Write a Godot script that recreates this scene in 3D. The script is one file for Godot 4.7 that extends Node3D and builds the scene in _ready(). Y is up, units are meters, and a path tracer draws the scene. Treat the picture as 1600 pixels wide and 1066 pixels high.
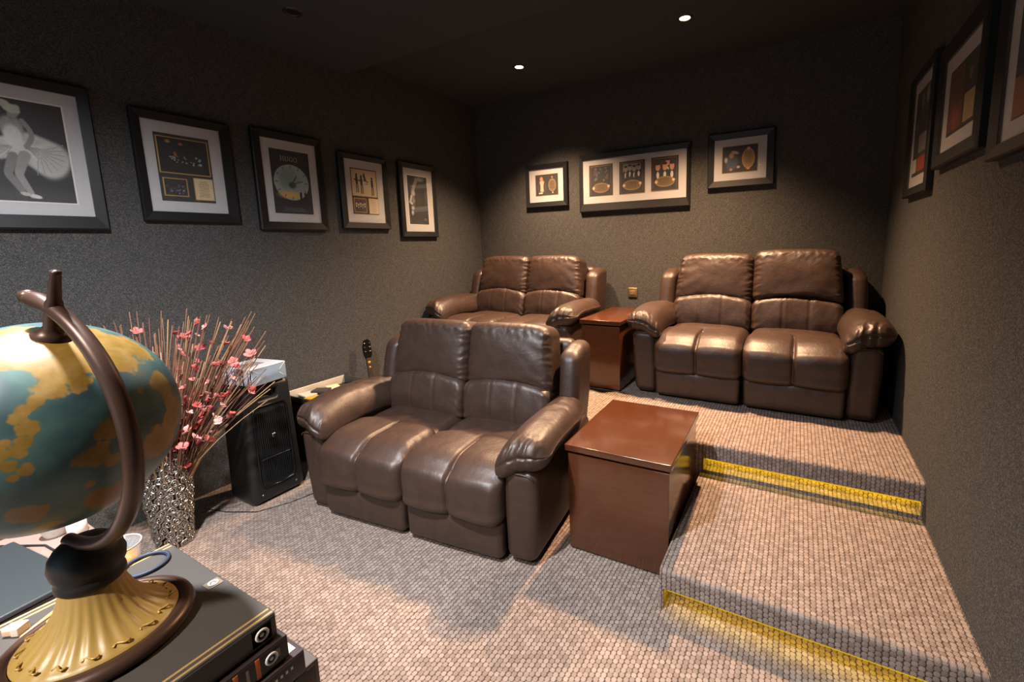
extends Node3D

# ---------------------------------------------------------------- room sizes (metres)
const XL := -3.2        # left wall
const XR := 0.565       # right wall
const ZB := -4.05       # back wall
const ZF := 2.0         # front wall, behind the camera
const STEP := 0.18      # height of one step
const PLAT := 0.36      # height of the platform at the back
const Z_PLAT := -2.45   # front edge of the platform
const Z_STEP := -1.605  # front edge of the step
const CEIL := 3.0
const CEIL_FRONT := 2.86
const SCREEN := 0.4

var M := {}
var used := {}
var rng := RandomNumberGenerator.new()
var noise := FastNoiseLite.new()
var noise2 := FastNoiseLite.new()


func _ready() -> void:
	rng.seed = 7
	noise.seed = 3
	noise.noise_type = FastNoiseLite.TYPE_SIMPLEX_SMOOTH
	noise.frequency = 6.0
	noise.fractal_octaves = 3
	noise2.seed = 11
	noise2.noise_type = FastNoiseLite.TYPE_SIMPLEX_SMOOTH
	noise2.frequency = 2.2
	noise2.fractal_octaves = 2
	set_camera()
	set_light()
	make_materials()
	build_room()
	build_sofas()
	build_side_tables()
	build_pictures()
	build_corner()
	build_desk()


# ---------------------------------------------------------------- camera and light
func set_camera() -> void:
	var cam := Camera3D.new()
	cam.name = "camera"
	cam.position = Vector3(0, 1.5, 0)
	cam.rotation_order = EULER_ORDER_YXZ
	cam.rotation = Vector3(deg_to_rad(-8.08418843), deg_to_rad(28.62466062), deg_to_rad(-1.49011778))
	var f := 686.6229
	var near := 0.05
	cam.set_frustum(2.0 * 533.0 / f * near, Vector2(-73.13 / f, -54.76 / f) * near, near, 40.0)
	cam.keep_aspect = Camera3D.KEEP_HEIGHT
	add_child(cam)
	cam.current = true


func set_light() -> void:
	var we := WorldEnvironment.new()
	we.name = "environment"
	var e := Environment.new()
	e.background_mode = Environment.BG_COLOR
	e.background_color = Color(0, 0, 0)
	e.tonemap_mode = Environment.TONE_MAPPER_LINEAR
	e.tonemap_exposure = 1.0
	e.sdfgi_enabled = true
	e.ssao_enabled = true
	e.ssil_enabled = true
	we.environment = e
	add_child(we)


# ---------------------------------------------------------------- naming
func numbered(called: String) -> String:
	if not used.has(called):
		used[called] = 0
		return called
	used[called] += 1
	return "%s_%03d" % [called, used[called]]


func tag(o: Node, label: String, category: String, group := "") -> Node:
	o.set_meta("label", label)
	o.set_meta("category", category)
	if group != "":
		o.set_meta("group", group)
	return o


func thing(called: String, label: String, category: String, at := Vector3.ZERO, turn := 0.0, group := "") -> Node3D:
	var o := Node3D.new()
	o.name = numbered(called)
	add_child(o)
	o.position = at
	o.rotation.y = turn
	tag(o, label, category, group)
	return o


func obj(called: String, mesh: Mesh, m: Material, parent: Node = self, at := Vector3.ZERO) -> MeshInstance3D:
	var o := MeshInstance3D.new()
	o.name = numbered(called) if parent == self else called
	o.mesh = mesh
	o.material_override = m
	o.position = at
	o.cast_shadow = GeometryInstance3D.SHADOW_CASTING_SETTING_ON
	parent.add_child(o, true)
	return o


func struct(called: String, mesh: Mesh, m: Material, at := Vector3.ZERO) -> MeshInstance3D:
	var o := obj(called, mesh, m, self, at)
	o.set_meta("kind", "structure")
	return o


func copy(src: Node3D, at: Vector3, turn: float, label: String) -> Node3D:
	var r: Node3D = src.duplicate()
	r.name = numbered(str(src.name))
	add_child(r)
	r.position = at
	r.rotation.y = turn
	r.set_meta("label", label)
	return r


# ---------------------------------------------------------------- mesh helpers
func begin() -> SurfaceTool:
	var st := SurfaceTool.new()
	st.begin(Mesh.PRIMITIVE_TRIANGLES)
	st.set_smooth_group(0)
	return st


func finish(st: SurfaceTool) -> ArrayMesh:
	st.generate_normals()
	st.index()
	return st.commit()


# a, b, c, d counter-clockwise seen from outside
func quad(st: SurfaceTool, a: Vector3, b: Vector3, c: Vector3, d: Vector3) -> void:
	for v in [a, c, b, a, d, c]:
		st.add_vertex(v)


func tri(st: SurfaceTool, a: Vector3, b: Vector3, c: Vector3) -> void:
	for v in [a, c, b]:
		st.add_vertex(v)


func spread(h: float, r: float, n: int, k: int) -> PackedFloat64Array:
	var out := PackedFloat64Array()
	for i in k:
		out.append(-(h - r) - r * tan(PI / 4.0 * (1.0 - float(i) / k)))
	for i in n + 1:
		out.append(lerpf(-(h - r), h - r, float(i) / n))
	for i in k:
		out.append((h - r) + r * tan(PI / 4.0 * float(i + 1) / k))
	return out


# a box with rounded edges, n cells a side, bent by deform
func soft_box(st: SurfaceTool, half: Vector3, r: float, n: Vector3i, k: int, deform = null, at := Vector3.ZERO, turn := Basis.IDENTITY) -> void:
	r = minf(r, minf(half.x, minf(half.y, half.z)) * 0.999)
	var cs := [spread(half.x, r, n.x, k), spread(half.y, r, n.y, k), spread(half.z, r, n.z, k)]
	var core := half - Vector3(r, r, r)
	for axis in 3:
		var u := (axis + 1) % 3
		var w := (axis + 2) % 3
		var cu: PackedFloat64Array = cs[u]
		var cw: PackedFloat64Array = cs[w]
		for side in [-1.0, 1.0]:
			var pts := PackedVector3Array()
			pts.resize(cu.size() * cw.size())
			for i in cu.size():
				for j in cw.size():
					var p := Vector3.ZERO
					p[axis] = side * half[axis]
					p[u] = cu[i]
					p[w] = cw[j]
					var inner := p.clamp(-core, core)
					var q := inner + (p - inner).normalized() * r
					if deform != null:
						q = deform.call(q)
					pts[i * cw.size() + j] = turn * q + at
			for i in cu.size() - 1:
				for j in cw.size() - 1:
					var a := pts[i * cw.size() + j]
					var b := pts[(i + 1) * cw.size() + j]
					var c := pts[(i + 1) * cw.size() + j + 1]
					var d := pts[i * cw.size() + j + 1]
					if side > 0:
						quad(st, a, b, c, d)
					else:
						quad(st, a, d, c, b)


func box_mesh(size: Vector3, r := 0.004, at := Vector3.ZERO, turn := Basis.IDENTITY) -> ArrayMesh:
	var st := begin()
	soft_box(st, size / 2, r, Vector3i(1, 1, 1), 2, null, at, turn)
	return finish(st)


func add_box(st: SurfaceTool, lo: Vector3, hi: Vector3, r := 0.003) -> void:
	soft_box(st, (hi - lo) / 2, r, Vector3i(1, 1, 1), 2, null, (lo + hi) / 2)


# profile of (radius, height), turned about y
func lathe(st: SurfaceTool, profile: Array, n: int, at := Vector3.ZERO, turn := Basis.IDENTITY, shape = null) -> void:
	for i in profile.size() - 1:
		for j in n:
			var q := []
			for e in [[i, j], [i, j + 1], [i + 1, j + 1], [i + 1, j]]:
				var p: Vector2 = profile[e[0]]
				var a := TAU * float(e[1] % n) / n
				var rad := p.x
				if shape != null:
					rad = shape.call(p, a)
				q.append(turn * Vector3(rad * cos(a), p.y, -rad * sin(a)) + at)
			if profile[i].x < 1e-6:
				tri(st, q[0], q[2], q[3])
			elif profile[i + 1].x < 1e-6:
				tri(st, q[0], q[1], q[2])
			else:
				quad(st, q[0], q[1], q[2], q[3])


func lathe_mesh(profile: Array, n: int, turn := Basis.IDENTITY, shape = null) -> ArrayMesh:
	var st := begin()
	lathe(st, profile, n, Vector3.ZERO, turn, shape)
	return finish(st)


func tube(st: SurfaceTool, path: PackedVector3Array, radii: PackedFloat64Array, n: int, capped := true, closed := false) -> void:
	var rings := []
	var up := Vector3(0.13, 0.97, 0.21).normalized()
	var m := path.size()
	for i in m:
		var before := path[(i - 1 + m) % m] if closed else path[maxi(i - 1, 0)]
		var after := path[(i + 1) % m] if closed else path[mini(i + 1, m - 1)]
		var t := (after - before).normalized()
		var s := t.cross(up)
		if s.length() < 0.05:
			s = t.cross(Vector3(1, 0, 0))
		s = s.normalized()
		var b := s.cross(t).normalized()
		up = b
		var ring := PackedVector3Array()
		for j in n:
			var a := TAU * j / n
			ring.append(path[i] + (s * cos(a) + b * sin(a)) * radii[mini(i, radii.size() - 1)])
		rings.append(ring)
	for i in (m if closed else m - 1):
		var r0: PackedVector3Array = rings[i]
		var r1: PackedVector3Array = rings[(i + 1) % m]
		for j in n:
			var k := (j + 1) % n
			quad(st, r0[j], r1[j], r1[k], r0[k])
	if capped and not closed:
		for j in n:
			var k := (j + 1) % n
			tri(st, path[0], rings[0][j], rings[0][k])
			tri(st, path[m - 1], rings[m - 1][k], rings[m - 1][j])


func tube_mesh(path: PackedVector3Array, radii: PackedFloat64Array, n := 6, closed := false) -> ArrayMesh:
	var st := begin()
	tube(st, path, radii, n, true, closed)
	return finish(st)


# a flat outline (x, y) given depth along z, edges left sharp
func prism(st: SurfaceTool, outline: PackedVector2Array, z0: float, z1: float, turn := Basis.IDENTITY, at := Vector3.ZERO) -> void:
	if Geometry2D.is_polygon_clockwise(outline):
		outline.reverse()
	var area := 0.0
	for i in outline.size():
		area += outline[i].cross(outline[(i + 1) % outline.size()])
	if area < 0:
		outline.reverse()
	var idx := Geometry2D.triangulate_polygon(outline)
	st.set_smooth_group(-1)
	for t in range(0, idx.size(), 3):
		var p := [outline[idx[t]], outline[idx[t + 1]], outline[idx[t + 2]]]
		if (p[1] - p[0]).cross(p[2] - p[0]) < 0:
			p = [p[0], p[2], p[1]]
		var f := []
		var b := []
		for v in p:
			f.append(turn * Vector3(v.x, v.y, z1) + at)
			b.append(turn * Vector3(v.x, v.y, z0) + at)
		tri(st, f[0], f[1], f[2])
		tri(st, b[0], b[2], b[1])
	for i in outline.size():
		var a := outline[i]
		var c := outline[(i + 1) % outline.size()]
		quad(st, turn * Vector3(a.x, a.y, z0) + at, turn * Vector3(c.x, c.y, z0) + at, turn * Vector3(c.x, c.y, z1) + at, turn * Vector3(a.x, a.y, z1) + at)
	st.set_smooth_group(0)


# ---------------------------------------------------------------- materials
func mat(c: Color, rough: float, metal := 0.0, spec := 0.5) -> StandardMaterial3D:
	var m := StandardMaterial3D.new()
	m.albedo_color = c
	m.roughness = rough
	m.metallic = metal
	m.metallic_specular = spec
	return m


func c8(r: int, g: int, b: int) -> Color:
	return Color8(r, g, b)


func glow(c: Color, energy: float) -> StandardMaterial3D:
	var m := mat(Color(0.02, 0.02, 0.02), 0.6)
	m.emission_enabled = true
	m.emission = c
	m.emission_energy_multiplier = energy
	return m


func noise_tex(freq: float, octaves: int, seed_: int, as_normal := false, strength := 4.0, ramp: Gradient = null, size := 512, kind := FastNoiseLite.TYPE_SIMPLEX_SMOOTH) -> NoiseTexture2D:
	var n := FastNoiseLite.new()
	n.seed = seed_
	n.noise_type = kind
	n.frequency = freq
	n.fractal_octaves = octaves
	var t := NoiseTexture2D.new()
	t.width = size
	t.height = size
	t.seamless = true
	t.noise = n
	t.as_normal_map = as_normal
	t.bump_strength = strength
	if ramp:
		t.color_ramp = ramp
	return t


func ramp(cols: Array, at: Array) -> Gradient:
	var g := Gradient.new()
	g.offsets = PackedFloat32Array(at)
	g.colors = PackedColorArray(cols)
	return g


func tri_map(m: StandardMaterial3D, scale: float, world := true) -> StandardMaterial3D:
	m.uv1_triplanar = true
	m.uv1_world_triplanar = world
	m.uv1_scale = Vector3(scale, scale, scale)
	return m


func carpet_material() -> StandardMaterial3D:
	var n := 512
	var loops := 16
	var img := Image.create(n, n, false, Image.FORMAT_RGB8)
	var hgt := Image.create(n, n, false, Image.FORMAT_RGB8)
	var tone := []
	for i in loops * loops:
		tone.append([rng.randf(), rng.randf(), rng.randf_range(-0.12, 0.12), rng.randf_range(-0.12, 0.12)])
	var cell := float(n) / loops
	for y in n:
		for x in n:
			var col := int(x / cell)
			var fy := y / cell + 0.5 * (col % 2)
			var row := int(fy) % loops
			var t: Array = tone[row * loops + col]
			var u: float = (x / cell - col) * 2 - 1 + t[2]
			var v: float = (fy - floorf(fy)) * 2 - 1 + t[3]
			# ribs of loop pile: rounded nubs in a row, dark pits between the ribs
			var d := pow(absf(u) / 1.0, 2.2) * 0.95 + pow(absf(v), 2.6) * 0.75
			var h := sqrt(clampf(1.0 - d * 0.85, 0.0, 1.0))
			var strand := 0.93 + 0.07 * sin((u * 3.0 + v * 2.0) * 3.5 + t[0] * 6.0)
			var base := Color(0.64, 0.585, 0.55).lerp(Color(0.53, 0.475, 0.44), t[0])
			var c := Color(0.28, 0.24, 0.215).lerp(base * strand, smoothstep(0.2, 0.8, h))
			img.set_pixel(x, y, c)
			hgt.set_pixel(x, y, Color(h * strand, h * strand, h * strand))
	img.generate_mipmaps()
	var m := mat(Color(1, 1, 1), 1.0, 0.0, 0.15)
	m.albedo_texture = ImageTexture.create_from_image(img)
	m.heightmap_enabled = true
	m.heightmap_texture = ImageTexture.create_from_image(hgt)
	m.heightmap_scale = 0.22
	return tri_map(m, 1.0 / 0.30)


func make_materials() -> void:
	M.carpet = carpet_material()
	# carpet-like wall cloth: charcoal with lighter flecks
	var w := mat(Color(1, 1, 1), 1.0, 0.0, 0.12)
	w.albedo_texture = noise_tex(0.30, 2, 21, false, 1.0, ramp([c8(56, 57, 57), c8(73, 73, 72), c8(104, 102, 99)], [0.2, 0.5, 0.85]), 512, FastNoiseLite.TYPE_VALUE)
	w.normal_enabled = true
	w.normal_texture = noise_tex(0.2, 3, 22, true, 6.0)
	w.normal_scale = 0.14
	M.wall = tri_map(w, 2.4)
	var c := mat(Color(1, 1, 1), 1.0, 0.0, 0.1)
	c.albedo_texture = noise_tex(0.16, 3, 23, false, 1.0, ramp([c8(58, 62, 66), c8(72, 76, 80)], [0.2, 0.8]))
	M.ceiling = tri_map(c, 2.0)
	# leather
	var l := mat(Color(1, 1, 1), 0.47, 0.0, 0.55)
	l.albedo_texture = noise_tex(0.01, 4, 31, false, 1.0, ramp([c8(52, 37, 30), c8(56, 40, 32), c8(60, 43, 35)], [0.2, 0.5, 0.85]))
	l.normal_enabled = true
	l.normal_texture = noise_tex(0.05, 4, 32, true, 5.0)
	l.normal_scale = 0.12
	l.heightmap_enabled = true
	l.heightmap_texture = noise_tex(0.012, 3, 33)
	l.heightmap_scale = 0.12
	M.leather = tri_map(l, 2.4, false)
	M.leather_dark = mat(c8(40, 31, 26), 0.6)
	M.black_cloth = mat(c8(22, 21, 20), 0.95)
	# stained wood
	var wd := mat(Color(1, 1, 1), 0.2, 0.0, 0.5)
	wd.albedo_texture = grain_texture()
	M.wood = tri_map(wd, 1.6, false)
	M.wood.clearcoat_enabled = true
	M.wood.clearcoat = 0.5
	M.wood.clearcoat_roughness = 0.12
	M.frame = mat(c8(26, 26, 27), 0.45)
	M.mat_board = mat(c8(192, 192, 193), 0.95)
	M.gold = mat(c8(196, 156, 84), 0.4, 0.3)
	M.gilt = mat(c8(206, 170, 116), 0.35, 0.5)
	M.white_bevel = mat(c8(225, 222, 216), 0.8)
	var g := mat(Color(1, 1, 1, 0.04), 0.02)
	g.transparency = BaseMaterial3D.TRANSPARENCY_ALPHA
	M.pane = g
	M.black = mat(c8(24, 25, 26), 0.42)
	M.black_soft = mat(c8(20, 21, 22), 0.7)
	M.black_gloss = mat(c8(14, 14, 15), 0.25)
	M.chrome = mat(c8(176, 172, 166), 0.26, 1.0)
	M.chrome_dark = mat(c8(120, 116, 112), 0.3, 1.0)
	M.brass = mat(c8(190, 160, 100), 0.3, 0.9)
	M.white = mat(c8(222, 220, 214), 0.6)
	M.lamp_trim = mat(c8(70, 68, 66), 0.4, 0.6)


func grain_texture() -> ImageTexture:
	var n := 512
	var img := Image.create(n, n, false, Image.FORMAT_RGB8)
	var g := FastNoiseLite.new()
	g.seed = 5
	g.frequency = 0.012
	g.fractal_octaves = 4
	for y in n:
		for x in n:
			# wraps because the noise is read round a torus-like path in x
			var v := 0.5 + 0.5 * g.get_noise_3d(260.0 * cos(TAU * y / n), 260.0 * sin(TAU * y / n), 40.0 * sin(TAU * x / n))
			var s := 0.5 + 0.5 * sin(v * 40.0)
			img.set_pixel(x, y, Color8(88, 49, 27).lerp(Color8(65, 36, 21), clampf(0.6 * v + 0.25 * s, 0, 1)))
	img.generate_mipmaps()
	return ImageTexture.create_from_image(img)


# ---------------------------------------------------------------- the room
func slab(lo: Vector3, hi: Vector3) -> ArrayMesh:
	var st := begin()
	st.set_smooth_group(-1)
	soft_box(st, (hi - lo) / 2, 0.0005, Vector3i(1, 1, 1), 1)
	return finish(st)


func build_slab(called: String, lo: Vector3, hi: Vector3, m: Material) -> MeshInstance3D:
	return struct(called, slab(lo, hi), m, (lo + hi) / 2)


# (z, y) profile drawn out along x
func extrude_x(st: SurfaceTool, prof: PackedVector2Array, x0: float, x1: float) -> void:
	# prism() draws x, y and z; turn its z to x and its x to z
	prism(st, prof, -x1, -x0, Basis(Vector3(0, 0, 1), Vector3(0, 1, 0), Vector3(-1, 0, 0)))


func nose(z: float, y: float, r: float) -> Array:
	var out := []
	for i in 6:
		var a := PI / 2 * i / 5.0
		out.append(Vector2(z - r + r * sin(a), y - r + r * cos(a)))
	return out


func build_room() -> void:
	build_slab("floor", Vector3(XL - 0.1, -0.1, ZB - 0.1), Vector3(XR + 0.1, 0, ZF + 0.1), M.carpet)
	build_slab("wall_left", Vector3(XL - 0.1, 0, ZB - 0.1), Vector3(XL, 3.15, ZF + 0.1), M.wall)
	build_slab("wall_right", Vector3(XR, 0, ZB - 0.1), Vector3(XR + 0.1, 3.15, ZF + 0.1), M.wall)
	build_slab("wall_back", Vector3(XL, 0, ZB - 0.1), Vector3(XR, 3.15, ZB), M.wall)
	build_slab("wall_front", Vector3(XL, 0, ZF), Vector3(XR, 3.15, ZF + 0.1), M.wall)
	build_slab("ceiling", Vector3(XL, CEIL_FRONT, Z_PLAT), Vector3(XR, 3.15, ZF), M.ceiling)
	build_slab("ceiling", Vector3(XL, CEIL, ZB), Vector3(XR, 3.15, Z_PLAT), M.ceiling)
	# platform: a rounded nose, and a long slot under it where the light strip hides
	var st := begin()
	var solid := nose(Z_PLAT, PLAT, 0.02) + [Vector2(Z_PLAT, 0), Vector2(ZB, 0), Vector2(ZB, PLAT)]
	var slotted := nose(Z_PLAT, PLAT, 0.02) + [Vector2(Z_PLAT, 0.27), Vector2(Z_PLAT - 0.05, 0.27), Vector2(Z_PLAT - 0.05, 0.205), Vector2(Z_PLAT, 0.2), Vector2(Z_PLAT, 0), Vector2(ZB, 0), Vector2(ZB, PLAT)]
	extrude_x(st, PackedVector2Array(solid), XL, -0.425)
	extrude_x(st, PackedVector2Array(slotted), -0.425, XR - 0.01)
	extrude_x(st, PackedVector2Array(solid), XR - 0.01, XR)
	struct("floor_platform", finish(st), M.carpet)
	st = begin()
	solid = nose(Z_STEP, STEP, 0.02) + [Vector2(Z_STEP, 0), Vector2(Z_PLAT, 0), Vector2(Z_PLAT, STEP)]
	slotted = nose(Z_STEP, STEP, 0.02) + [Vector2(Z_STEP, 0.095), Vector2(Z_STEP - 0.085, 0.095), Vector2(Z_STEP - 0.085, 0), Vector2(Z_PLAT, 0), Vector2(Z_PLAT, STEP)]
	extrude_x(st, PackedVector2Array(solid), -0.44, -0.425)
	extrude_x(st, PackedVector2Array(slotted), -0.425, XR)
	struct("floor_step", finish(st), M.carpet)
	# yellow light strips under the two noses
	light_strip("yellow light strip under the carpeted nose of the lower step", Vector3(0.07, 0.091, Z_STEP - 0.010), 0.96)
	light_strip("yellow light strip in the slot below the platform edge", Vector3(0.07, 0.265, Z_PLAT - 0.009), 0.96)
	build_screen()
	# downlights
	downlight(Vector3(-0.752, CEIL, -3.277), true, "lit ceiling downlight above the right hand sofa, the brightest one", Color(1.0, 0.80, 0.62), 22.0, 58, Vector2(-0.04, 0.17))
	downlight(Vector3(-2.164, CEIL, -3.37), true, "lit ceiling downlight above the back left sofa", Color(1.0, 0.82, 0.66), 17.0, 57, Vector2(0.04, 0.08))
	downlight(Vector3(-2.62, CEIL_FRONT, -1.70), false, "unlit ceiling downlight above the left wall pictures", Color(1, 1, 1), 0.0, 60)
	downlight(Vector3(-1.31, CEIL_FRONT, -0.20), true, "cool white ceiling downlight over the open floor before the front sofa", Color(0.98, 0.98, 1.0), 16.0, 67, Vector2(-0.14, -0.10))
	downlight(Vector3(-0.70, CEIL_FRONT, 1.15), true, "lit ceiling downlight at the front of the room, behind the desk", Color(1.0, 0.96, 0.92), 11.0, 60, Vector2(-0.10, -0.15))


func build_screen() -> void:
	# the cinema screen on the front wall, behind the camera
	var t := thing("projection_screen", "wide pale projection screen in a black border on the front wall", "screen", Vector3(-1.35, 1.35, ZF - 0.02))
	t.rotation.y = PI
	obj("screen_border", box_mesh(Vector3(2.4, 1.4, 0.03), 0.004), M.black_soft, t, Vector3(0, 0, 0.015))
	obj("screen_surface", box_mesh(Vector3(2.28, 1.28, 0.006), 0.001), glow(Color(0.80, 0.92, 1.0), 0.5), t, Vector3(0, 0, 0.033))
	var a := AreaLight3D.new()
	a.name = "screen_light"
	a.light_color = Color(0.80, 0.92, 1.0)
	a.area_size = Vector2(2.28, 1.28)
	a.light_energy = SCREEN
	a.area_range = 12
	a.shadow_enabled = true
	t.add_child(a)
	a.position = Vector3(0, 0, 0.045)
	a.rotation.y = PI


func light_strip(label: String, at: Vector3, length: float) -> void:
	var o := obj("light_strip", box_mesh(Vector3(length, 0.008, 0.012), 0.002), glow(Color(1.0, 0.82, 0.12), 0.7), self, at)
	tag(o, label, "light strip")
	var a := AreaLight3D.new()
	a.name = numbered("strip_light")
	a.light_color = Color(1.0, 0.82, 0.09)
	a.area_size = Vector2(length, 0.012)
	a.light_energy = 0.115
	a.shadow_enabled = true
	add_child(a)
	a.position = at + Vector3(0, -0.006, -0.007)
	a.rotation = Vector3(-0.9, 0, 0)


func downlight(at: Vector3, lit: bool, label: String, col: Color, energy: float, angle: float, aim := Vector2.ZERO) -> void:
	var t := thing("ceiling_downlight", label, "downlight", at)
	obj("trim_ring", lathe_mesh([Vector2(0.036, 0.0), Vector2(0.036, -0.004), Vector2(0.042, -0.007), Vector2(0.052, -0.005), Vector2(0.054, 0.0)], 32), M.lamp_trim, t)
	obj("lamp_lens", lathe_mesh([Vector2(0.0, -0.0045), Vector2(0.018, -0.004), Vector2(0.036, -0.002)], 24), glow(col, 14.0) if lit else M.chrome_dark, t)
	if not lit:
		return
	var s := SpotLight3D.new()
	s.name = "spot"
	s.light_color = col
	s.light_energy = energy
	s.spot_angle = angle
	s.spot_angle_attenuation = 1.0
	s.spot_range = 12
	s.spot_attenuation = 2
	s.light_size = 0.06
	s.shadow_enabled = true
	s.position = Vector3(0, -0.04, 0)
	s.basis = Basis.looking_at(Vector3(aim.x, -1, aim.y), Vector3(0, 0, -1))
	t.add_child(s)


# ---------------------------------------------------------------- sofas
func gauss(x: float, s: float) -> float:
	return exp(-x * x / (s * s))


func seat_mesh(s: float) -> ArrayMesh:
	# the padded front roll of one seat: two channels with a seam between
	var st := begin()
	var h := Vector3(0.2915, 0.138, 0.17)
	var f := func(p: Vector3) -> Vector3:
		var u := p.x / h.x
		var q := p
		var chan := absf(fposmod(u + 1.0, 1.0) - 0.5) * 2.0      # 0 in the middle of a channel, 1 at seams
		var puff := 0.016 * (1.0 - chan * chan)
		var seam := gauss(p.x, 0.009) * 0.018
		var front := smoothstep(-0.05, 0.12, p.z)
		var top := smoothstep(0.0, 0.1, p.y)
		q.z += (puff - seam) * front
		q.y += (puff * 0.7 - seam * 0.9) * top
		q.z += 0.020 * sin(clampf((p.y + h.y) / (2 * h.y), 0, 1) * PI) * front
		# the underside is squarer than the top
		q.z += 0.02 * front * (1.0 - smoothstep(-0.138, -0.05, p.y))
		# the top front edge is a big roll
		var roll := smoothstep(-0.02, h.z, p.z) * smoothstep(0.0, h.y, p.y)
		q.y -= 0.035 * roll * roll
		q.z -= 0.025 * roll * roll
		# rear edge bows back in a curved seam
		var rear := 1.0 - smoothstep(-0.14, -0.02, p.z)
		q.z -= rear * 0.085 * (1.0 - u * u)
		q.y -= (1.0 - smoothstep(-0.17, -0.09, p.z)) * 0.028 * top
		var g := gauss(absf(p.x) - h.x, 0.03)
		q.y += g * 0.002 * sin(p.z * 110.0 + noise.get_noise_3d(p.x * 2, p.y, p.z + s) * 5.0) * top
		q.y += 0.004 * noise2.get_noise_3d(p.x * 1.5 + s, p.y, p.z * 1.5) * top
		q.z += 0.004 * noise2.get_noise_3d(p.x * 1.5 - s, p.y * 1.5, 3.0) * front
		return q
	soft_box(st, h, 0.052, Vector3i(68, 14, 20), 6, f)
	return finish(st)


func pan_mesh(s: float) -> ArrayMesh:
	var st := begin()
	var h := Vector3(0.288, 0.08, 0.22)
	var f := func(p: Vector3) -> Vector3:
		var u := p.x / h.x
		var q := p
		var top := smoothstep(0.0, 0.06, p.y)
		q.y += top * (0.022 * (1 - u * u) - 0.012 * gauss(p.z - 0.14, 0.05))
		q.y += 0.005 * noise2.get_noise_3d(p.x * 2 + s, 0.0, p.z * 2) * top
		q.y += 0.002 * sin(p.x * 60.0 + p.z * 110.0 + 6.0 * noise.get_noise_2d(p.x + s, p.z)) * gauss(p.z + 0.17, 0.06) * top
		return q
	soft_box(st, h, 0.06, Vector3i(24, 4, 18), 5, f)
	return finish(st)


func footrest_mesh(s: float) -> ArrayMesh:
	var st := begin()
	var h := Vector3(0.284, 0.098, 0.035)
	var f := func(p: Vector3) -> Vector3:
		var q := p
		var front := smoothstep(0.0, 0.03, p.z)
		var u := p.x / h.x
		q.z += front * 0.012 * (1 - u * u) * (1 - pow(p.y / h.y, 2))
		q.z += front * 0.0035 * sin(p.x * 55.0 + 7.0 * noise.get_noise_2d(p.x * 0.8 + s, p.y * 0.3)) * (0.35 + 0.65 * smoothstep(0.02, 0.1, p.y)) * gauss(p.x * 0.8, 0.17)
		q.x *= 1.0 - 0.02 * (1 - (p.y + h.y) / (2 * h.y))
		return q
	soft_box(st, h, 0.028, Vector3i(40, 14, 2), 5, f)
	return finish(st)


func lumbar_mesh(s: float) -> ArrayMesh:
	# three channels, top edge arched in the middle
	var st := begin()
	var h := Vector3(0.2925, 0.125, 0.1)
	var f := func(p: Vector3) -> Vector3:
		var u := p.x / h.x
		var q := p
		var front := smoothstep(-0.02, 0.07, p.z)
		var seam := gauss(p.x - 0.085, 0.007) + gauss(p.x + 0.085, 0.007)
		q.z += front * (0.028 * (1 - pow(p.y / h.y, 2)) * (1 - 0.5 * u * u) - 0.006 * seam)
		q.y += smoothstep(0.0, 0.1, p.y) * 0.050 * (1 - u * u)
		var edge := 0.6 * gauss(absf(p.y) - h.y, 0.04) + gauss(absf(p.x) - h.x, 0.05)
		q.z += front * edge * 0.0035 * sin(p.x * 60.0 + p.y * 70.0 * signf(p.x) + 6.0 * noise.get_noise_2d(p.x + s, p.y))
		q.z += 0.007 * front * noise2.get_noise_3d(p.x * 2.0 + s, p.y * 2.0, 1.0)
		return q
	soft_box(st, h, 0.045, Vector3i(48, 14, 4), 6, f)
	return finish(st)


func head_mesh(s: float, side: float) -> ArrayMesh:
	# tall head pillow; lower edge follows the arch, gathers along the seams
	var st := begin()
	var h := Vector3(0.2925, 0.21, 0.105)
	var f := func(p: Vector3) -> Vector3:
		var u := p.x / h.x
		var v := p.y / h.y
		var q := p
		var front := smoothstep(-0.03, 0.08, p.z)
		q.z += front * 0.034 * (1 - u * u * u * u * 0.8) * (1 - v * v * 0.7)
		q.y += (1.0 - smoothstep(-0.21, -0.1, p.y)) * 0.050 * (1 - u * u)
		# the outer corners round off, the top sinks a little to the ends
		var out := maxf(0.0, u * side)
		q.y -= smoothstep(0.05, 0.2, p.y) * (0.012 * pow(absf(u), 3.0) + 0.018 * pow(out, 4.0))
		q.x -= side * 0.03 * smoothstep(-0.2, 0.2, p.y) * pow(out, 2.0)
		var sides := gauss(absf(p.x) - h.x, 0.045)
		q.z += front * sides * 0.0045 * sin(p.y * 125.0 + 5.0 * noise.get_noise_2d(p.y * 1.5 + s, p.x))
		var low := gauss(p.y + h.y, 0.05)
		q.z += front * low * 0.0025 * sin(p.x * 60.0 - p.y * 50.0 * signf(p.x) + 5.0 * noise.get_noise_2d(p.x + s, p.y))
		# slack folds that run in from the outer side and the upper edge
		var fold := sin((p.x * side * 0.5 + p.y) * 62.0 + 7.0 * noise2.get_noise_2d(p.x + s, p.y))
		q.z += front * 0.0022 * fold * smoothstep(0.0, 1.0, out) * (1.0 - 0.6 * absf(v))
		var up := gauss(p.y - h.y * 0.8, 0.05)
		q.z += front * up * 0.0022 * sin(p.x * 48.0 + 8.0 * noise.get_noise_2d(p.x * 1.2 + s, p.y))
		q.z += 0.009 * front * noise2.get_noise_3d(p.x * 1.5 + s, p.y * 1.5, 5.0)
		return q
	soft_box(st, h, 0.055, Vector3i(44, 34, 4), 7, f)
	return finish(st)


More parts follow.
